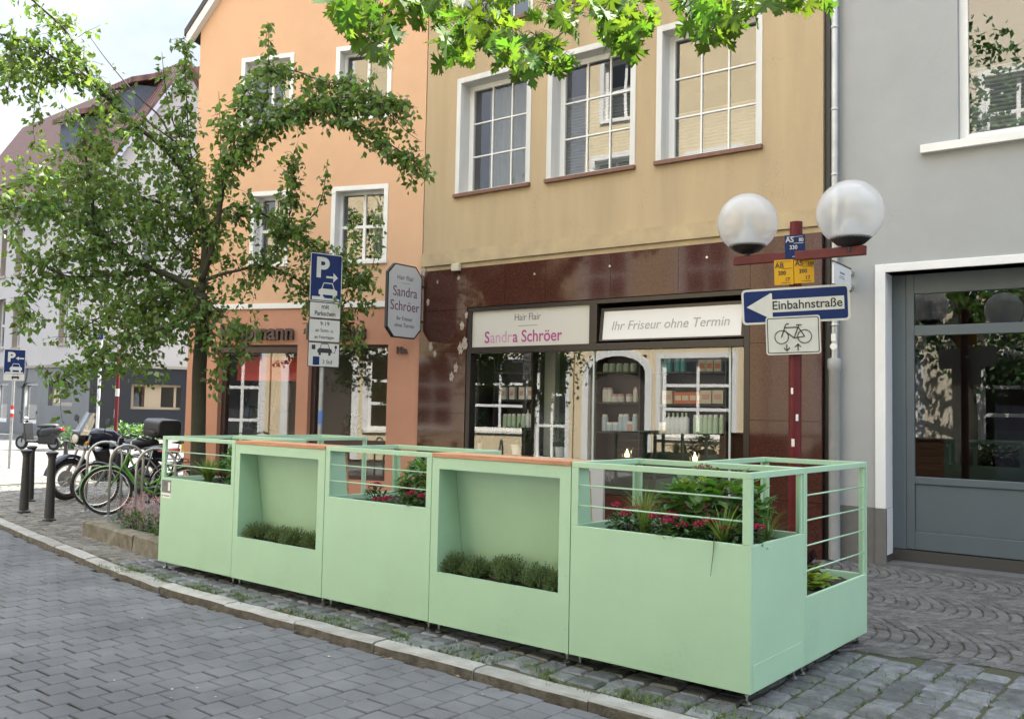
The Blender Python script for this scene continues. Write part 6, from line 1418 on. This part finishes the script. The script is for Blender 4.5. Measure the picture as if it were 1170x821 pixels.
twig([(668,-60,.3),(661,0,.2),(655,22,.15),(642,38,.1),(628,48,.05),(608,56,0),(596,70,-.1)], .006, .002); twig([(640,38,.1),(634,55,.1),(630,70,.1)], .003, .0015); twig([(560,-60,.3),(548,0,.2),(530,25,.1),(512,60,0)], .005, .002); twig([(440,-60,.3),(430,0,.2),(425,40,.1),(440,66,0)], .005, .002)
twig([(720,-60,.3),(712,0,.2),(712,30,.1),(716,55,0)], .005, .002); twig([(815,-60,.3),(818,-5,.2),(816,40,.0)], .004, .002); twig([(900,-60,.3),(925,-10,.2),(940,10,.1)], .004, .002); twig([(530,28,.1),(560,26,.1),(585,32,.1)], .003, .0015)
brk = MB()
brk.tube([V(0,0,0),V(-.05,.05,1.2),V(-.2,.2,2.6),V(-.35,.4,3.6)], [.24,.20,.17,.15], 14)
limb = [V(-.35,.4,3.6),V(-1.4,1.6,4.7),V(-2.6,3.0,5.2),V(-3.6,4.0,5.0)]
brk.tube(smooth(limb), [.12,.11,.10,.095,.09,.08,.07,.06,.05,.045,.04,.035,.03][:len(smooth(limb))], 9)
tops = [at(x,-60,MD+.3)-mb0 for x in (440,560,668,720,815,900)]
for p in tops:
    s_ = limb[2] if p.x < -4.6 else limb[3]; brk.tube(smooth([s_, s_.lerp(p,.5)+V(0,0,.25), p]), .012, 6)
crown = MB(); cr_ = random.Random(5)
for e in (V(-2.5,-.5,6.2),V(1.2,1.4,6.4),V(.5,-1.2,6.6),V(-1.0,.8,7.6),V(-3.4,1.6,6.4)): brk.tube(smooth([V(-.35,.4,3.6),V(-.35,.4,3.6).lerp(e,.5)+V(0,0,.3),e]), [.09,.08,.075,.07,.06,.05,.04,.03,.02][:9], 8)
mrs = mr
for _ in range(3000):
    d = rv(cr_); u = cr_.uniform(.3,1)**.5; p = V(-1.2+d.x*4.2*u, .4+d.y*3.0*u, 6.3+d.z*2.2*u)
    w = p+mb0; z = (w-CAM).dot(_f)
    if z > -.3:
        q = proj(w) if z > .05 else (0,0,0)
        if z <= .05 or (-250 < q[0] < 1420 and q[1] > -150): continue
    mleaf(crown, p, V(cr_.gauss(0,.8),cr_.gauss(0,.8),-.6), V(cr_.gauss(0,.4),cr_.gauss(0,.4),1), cr_.uniform(.16,.26))
brk.build('trunk', BARK, mp, smooth=True); tw.build('twigs', TWIG, mp); lm.build('hanging_foliage', MAPLE, mp); crown.build('crown', MAPLE, mp)

# linden across the street, seen in the panes of the grey house
ln = thing('linden_tree', 'broad dark leaved linden across the street mirrored in the grey house panes', 'tree', (-1.9,-7.3,0)); lr = random.Random(77)
m = MB(); m.tube([(0,0,0),(.05,0,1.5),(0,.1,3.0),(-.1,.1,5.5),(0,0,8)], [.2,.17,.15,.10,.04], 12)
for k in range(9):
    a = k*2.4; z0 = 2.6+k*.55; m.tube([(0,.05,z0),(.9*math.cos(a),.7*math.sin(a),z0+.9),(1.9*math.cos(a),1.0*math.sin(a),z0+1.3)], [.07,.045,.015], 7)
m.build('trunk', BARK, ln, smooth=True); m = MB()
for _ in range(5200):
    d = rv(lr); u = lr.uniform(.3,1)**.5; p = V(d.x*2.6*u, d.y*1.15*u, 6.6+d.z*4.6*u)
    if math.sin(p.x*2.1+p.z*1.3)*math.sin(p.z*1.9-p.y) < -.35: continue
    e = rv(lr); e.z -= .4; leafquad(m, p, e, rv(lr), lr.uniform(.13,.22), lr.uniform(.10,.16), .12)
m.build('crown', DGREEN, ln)

# ------------------------------------------------------------------ light, sky, exposure
SUN_EL, SUN_AZ = 55.0, 14.0      # azimuth measured from +Y towards +X
to_sun = V(math.sin(R(SUN_AZ))*math.cos(R(SUN_EL)), math.cos(R(SUN_AZ))*math.cos(R(SUN_EL)), math.sin(R(SUN_EL)))
sl_ = bpy.data.lights.new('sun', 'SUN'); sl_.energy = 5.0; sl_.angle = R(.6); sl_.color = (1,.94,.84); so = bpy.data.objects.new('sun', sl_); COL.objects.link(so); so.rotation_euler = to_sun.to_track_quat('Z','Y').to_euler(); so.location = (0,0,30)
wd_ = bpy.data.worlds.new('World'); SC.world = wd_; wd_.use_nodes = True; nt = wd_.node_tree; n = nt.nodes; l = nt.links; bg = n['Background']
sk = n.new('ShaderNodeTexSky'); sk.sky_type = 'NISHITA'; sk.sun_disc = False; sk.sun_elevation = R(SUN_EL); sk.sun_rotation = R(SUN_AZ); sk.dust_density = 1.6; sk.air_density = 1.0
tc = n.new('ShaderNodeTexCoord'); mp_ = n.new('ShaderNodeMapping'); mp_.inputs['Scale'].default_value = (1,1,2.2); no = n.new('ShaderNodeTexNoise'); no.inputs['Scale'].default_value = 2.2; no.inputs['Detail'].default_value = 7; no.inputs['Roughness'].default_value = .55
l.new(tc.outputs['Generated'], mp_.inputs[0]); l.new(mp_.outputs[0], no.inputs['Vector']); mr_ = n.new('ShaderNodeMapRange'); mr_.inputs[1].default_value = .3; mr_.inputs[2].default_value = .62; mr_.inputs[3].default_value = .35; mr_.inputs[4].default_value = .92; l.new(no.outputs[0], mr_.inputs[0])
mx = n.new('ShaderNodeMix'); mx.data_type = 'RGBA'; l.new(mr_.outputs[0], mx.inputs[0]); l.new(sk.outputs[0], mx.inputs[6]); mx.inputs[7].default_value = (8.6,9.2,9.9,1); sx_ = n.new('ShaderNodeSeparateXYZ'); l.new(tc.outputs['Generated'], sx_.inputs[0]); el = n.new('ShaderNodeMapRange'); el.interpolation_type = 'SMOOTHSTEP'; el.inputs[1].default_value = .30; el.inputs[2].default_value = .64; el.inputs[3].default_value = .29; el.inputs[4].default_value = 1.0; l.new(sx_.outputs[2], el.inputs[0])
ov = n.new('ShaderNodeMix'); ov.data_type = 'RGBA'; ov.blend_type = 'MULTIPLY'; ov.inputs[0].default_value = 1; l.new(mx.outputs[2], ov.inputs[6]); l.new(el.outputs[0], ov.inputs[7]); l.new(ov.outputs[2], bg.inputs[0]); bg.inputs[1].default_value = .085
SC.view_settings.view_transform = 'Standard'; SC.view_settings.look = 'None'; SC.view_settings.gamma = 1; SC.view_settings.use_curve_mapping = False; SC.view_settings.exposure = 2.38
SC.render.engine = 'CYCLES'; SC.cycles.use_denoising = True; SC.cycles.max_bounces = 8; SC.cycles.diffuse_bounces = 4; SC.cycles.glossy_bounces = 4; SC.cycles.transparent_max_bounces = 24; SC.cycles.transmission_bounces = 4; SC.cycles.sample_clamp_indirect = 6; SC.cycles.caustics_reflective = False; SC.cycles.caustics_refractive = False
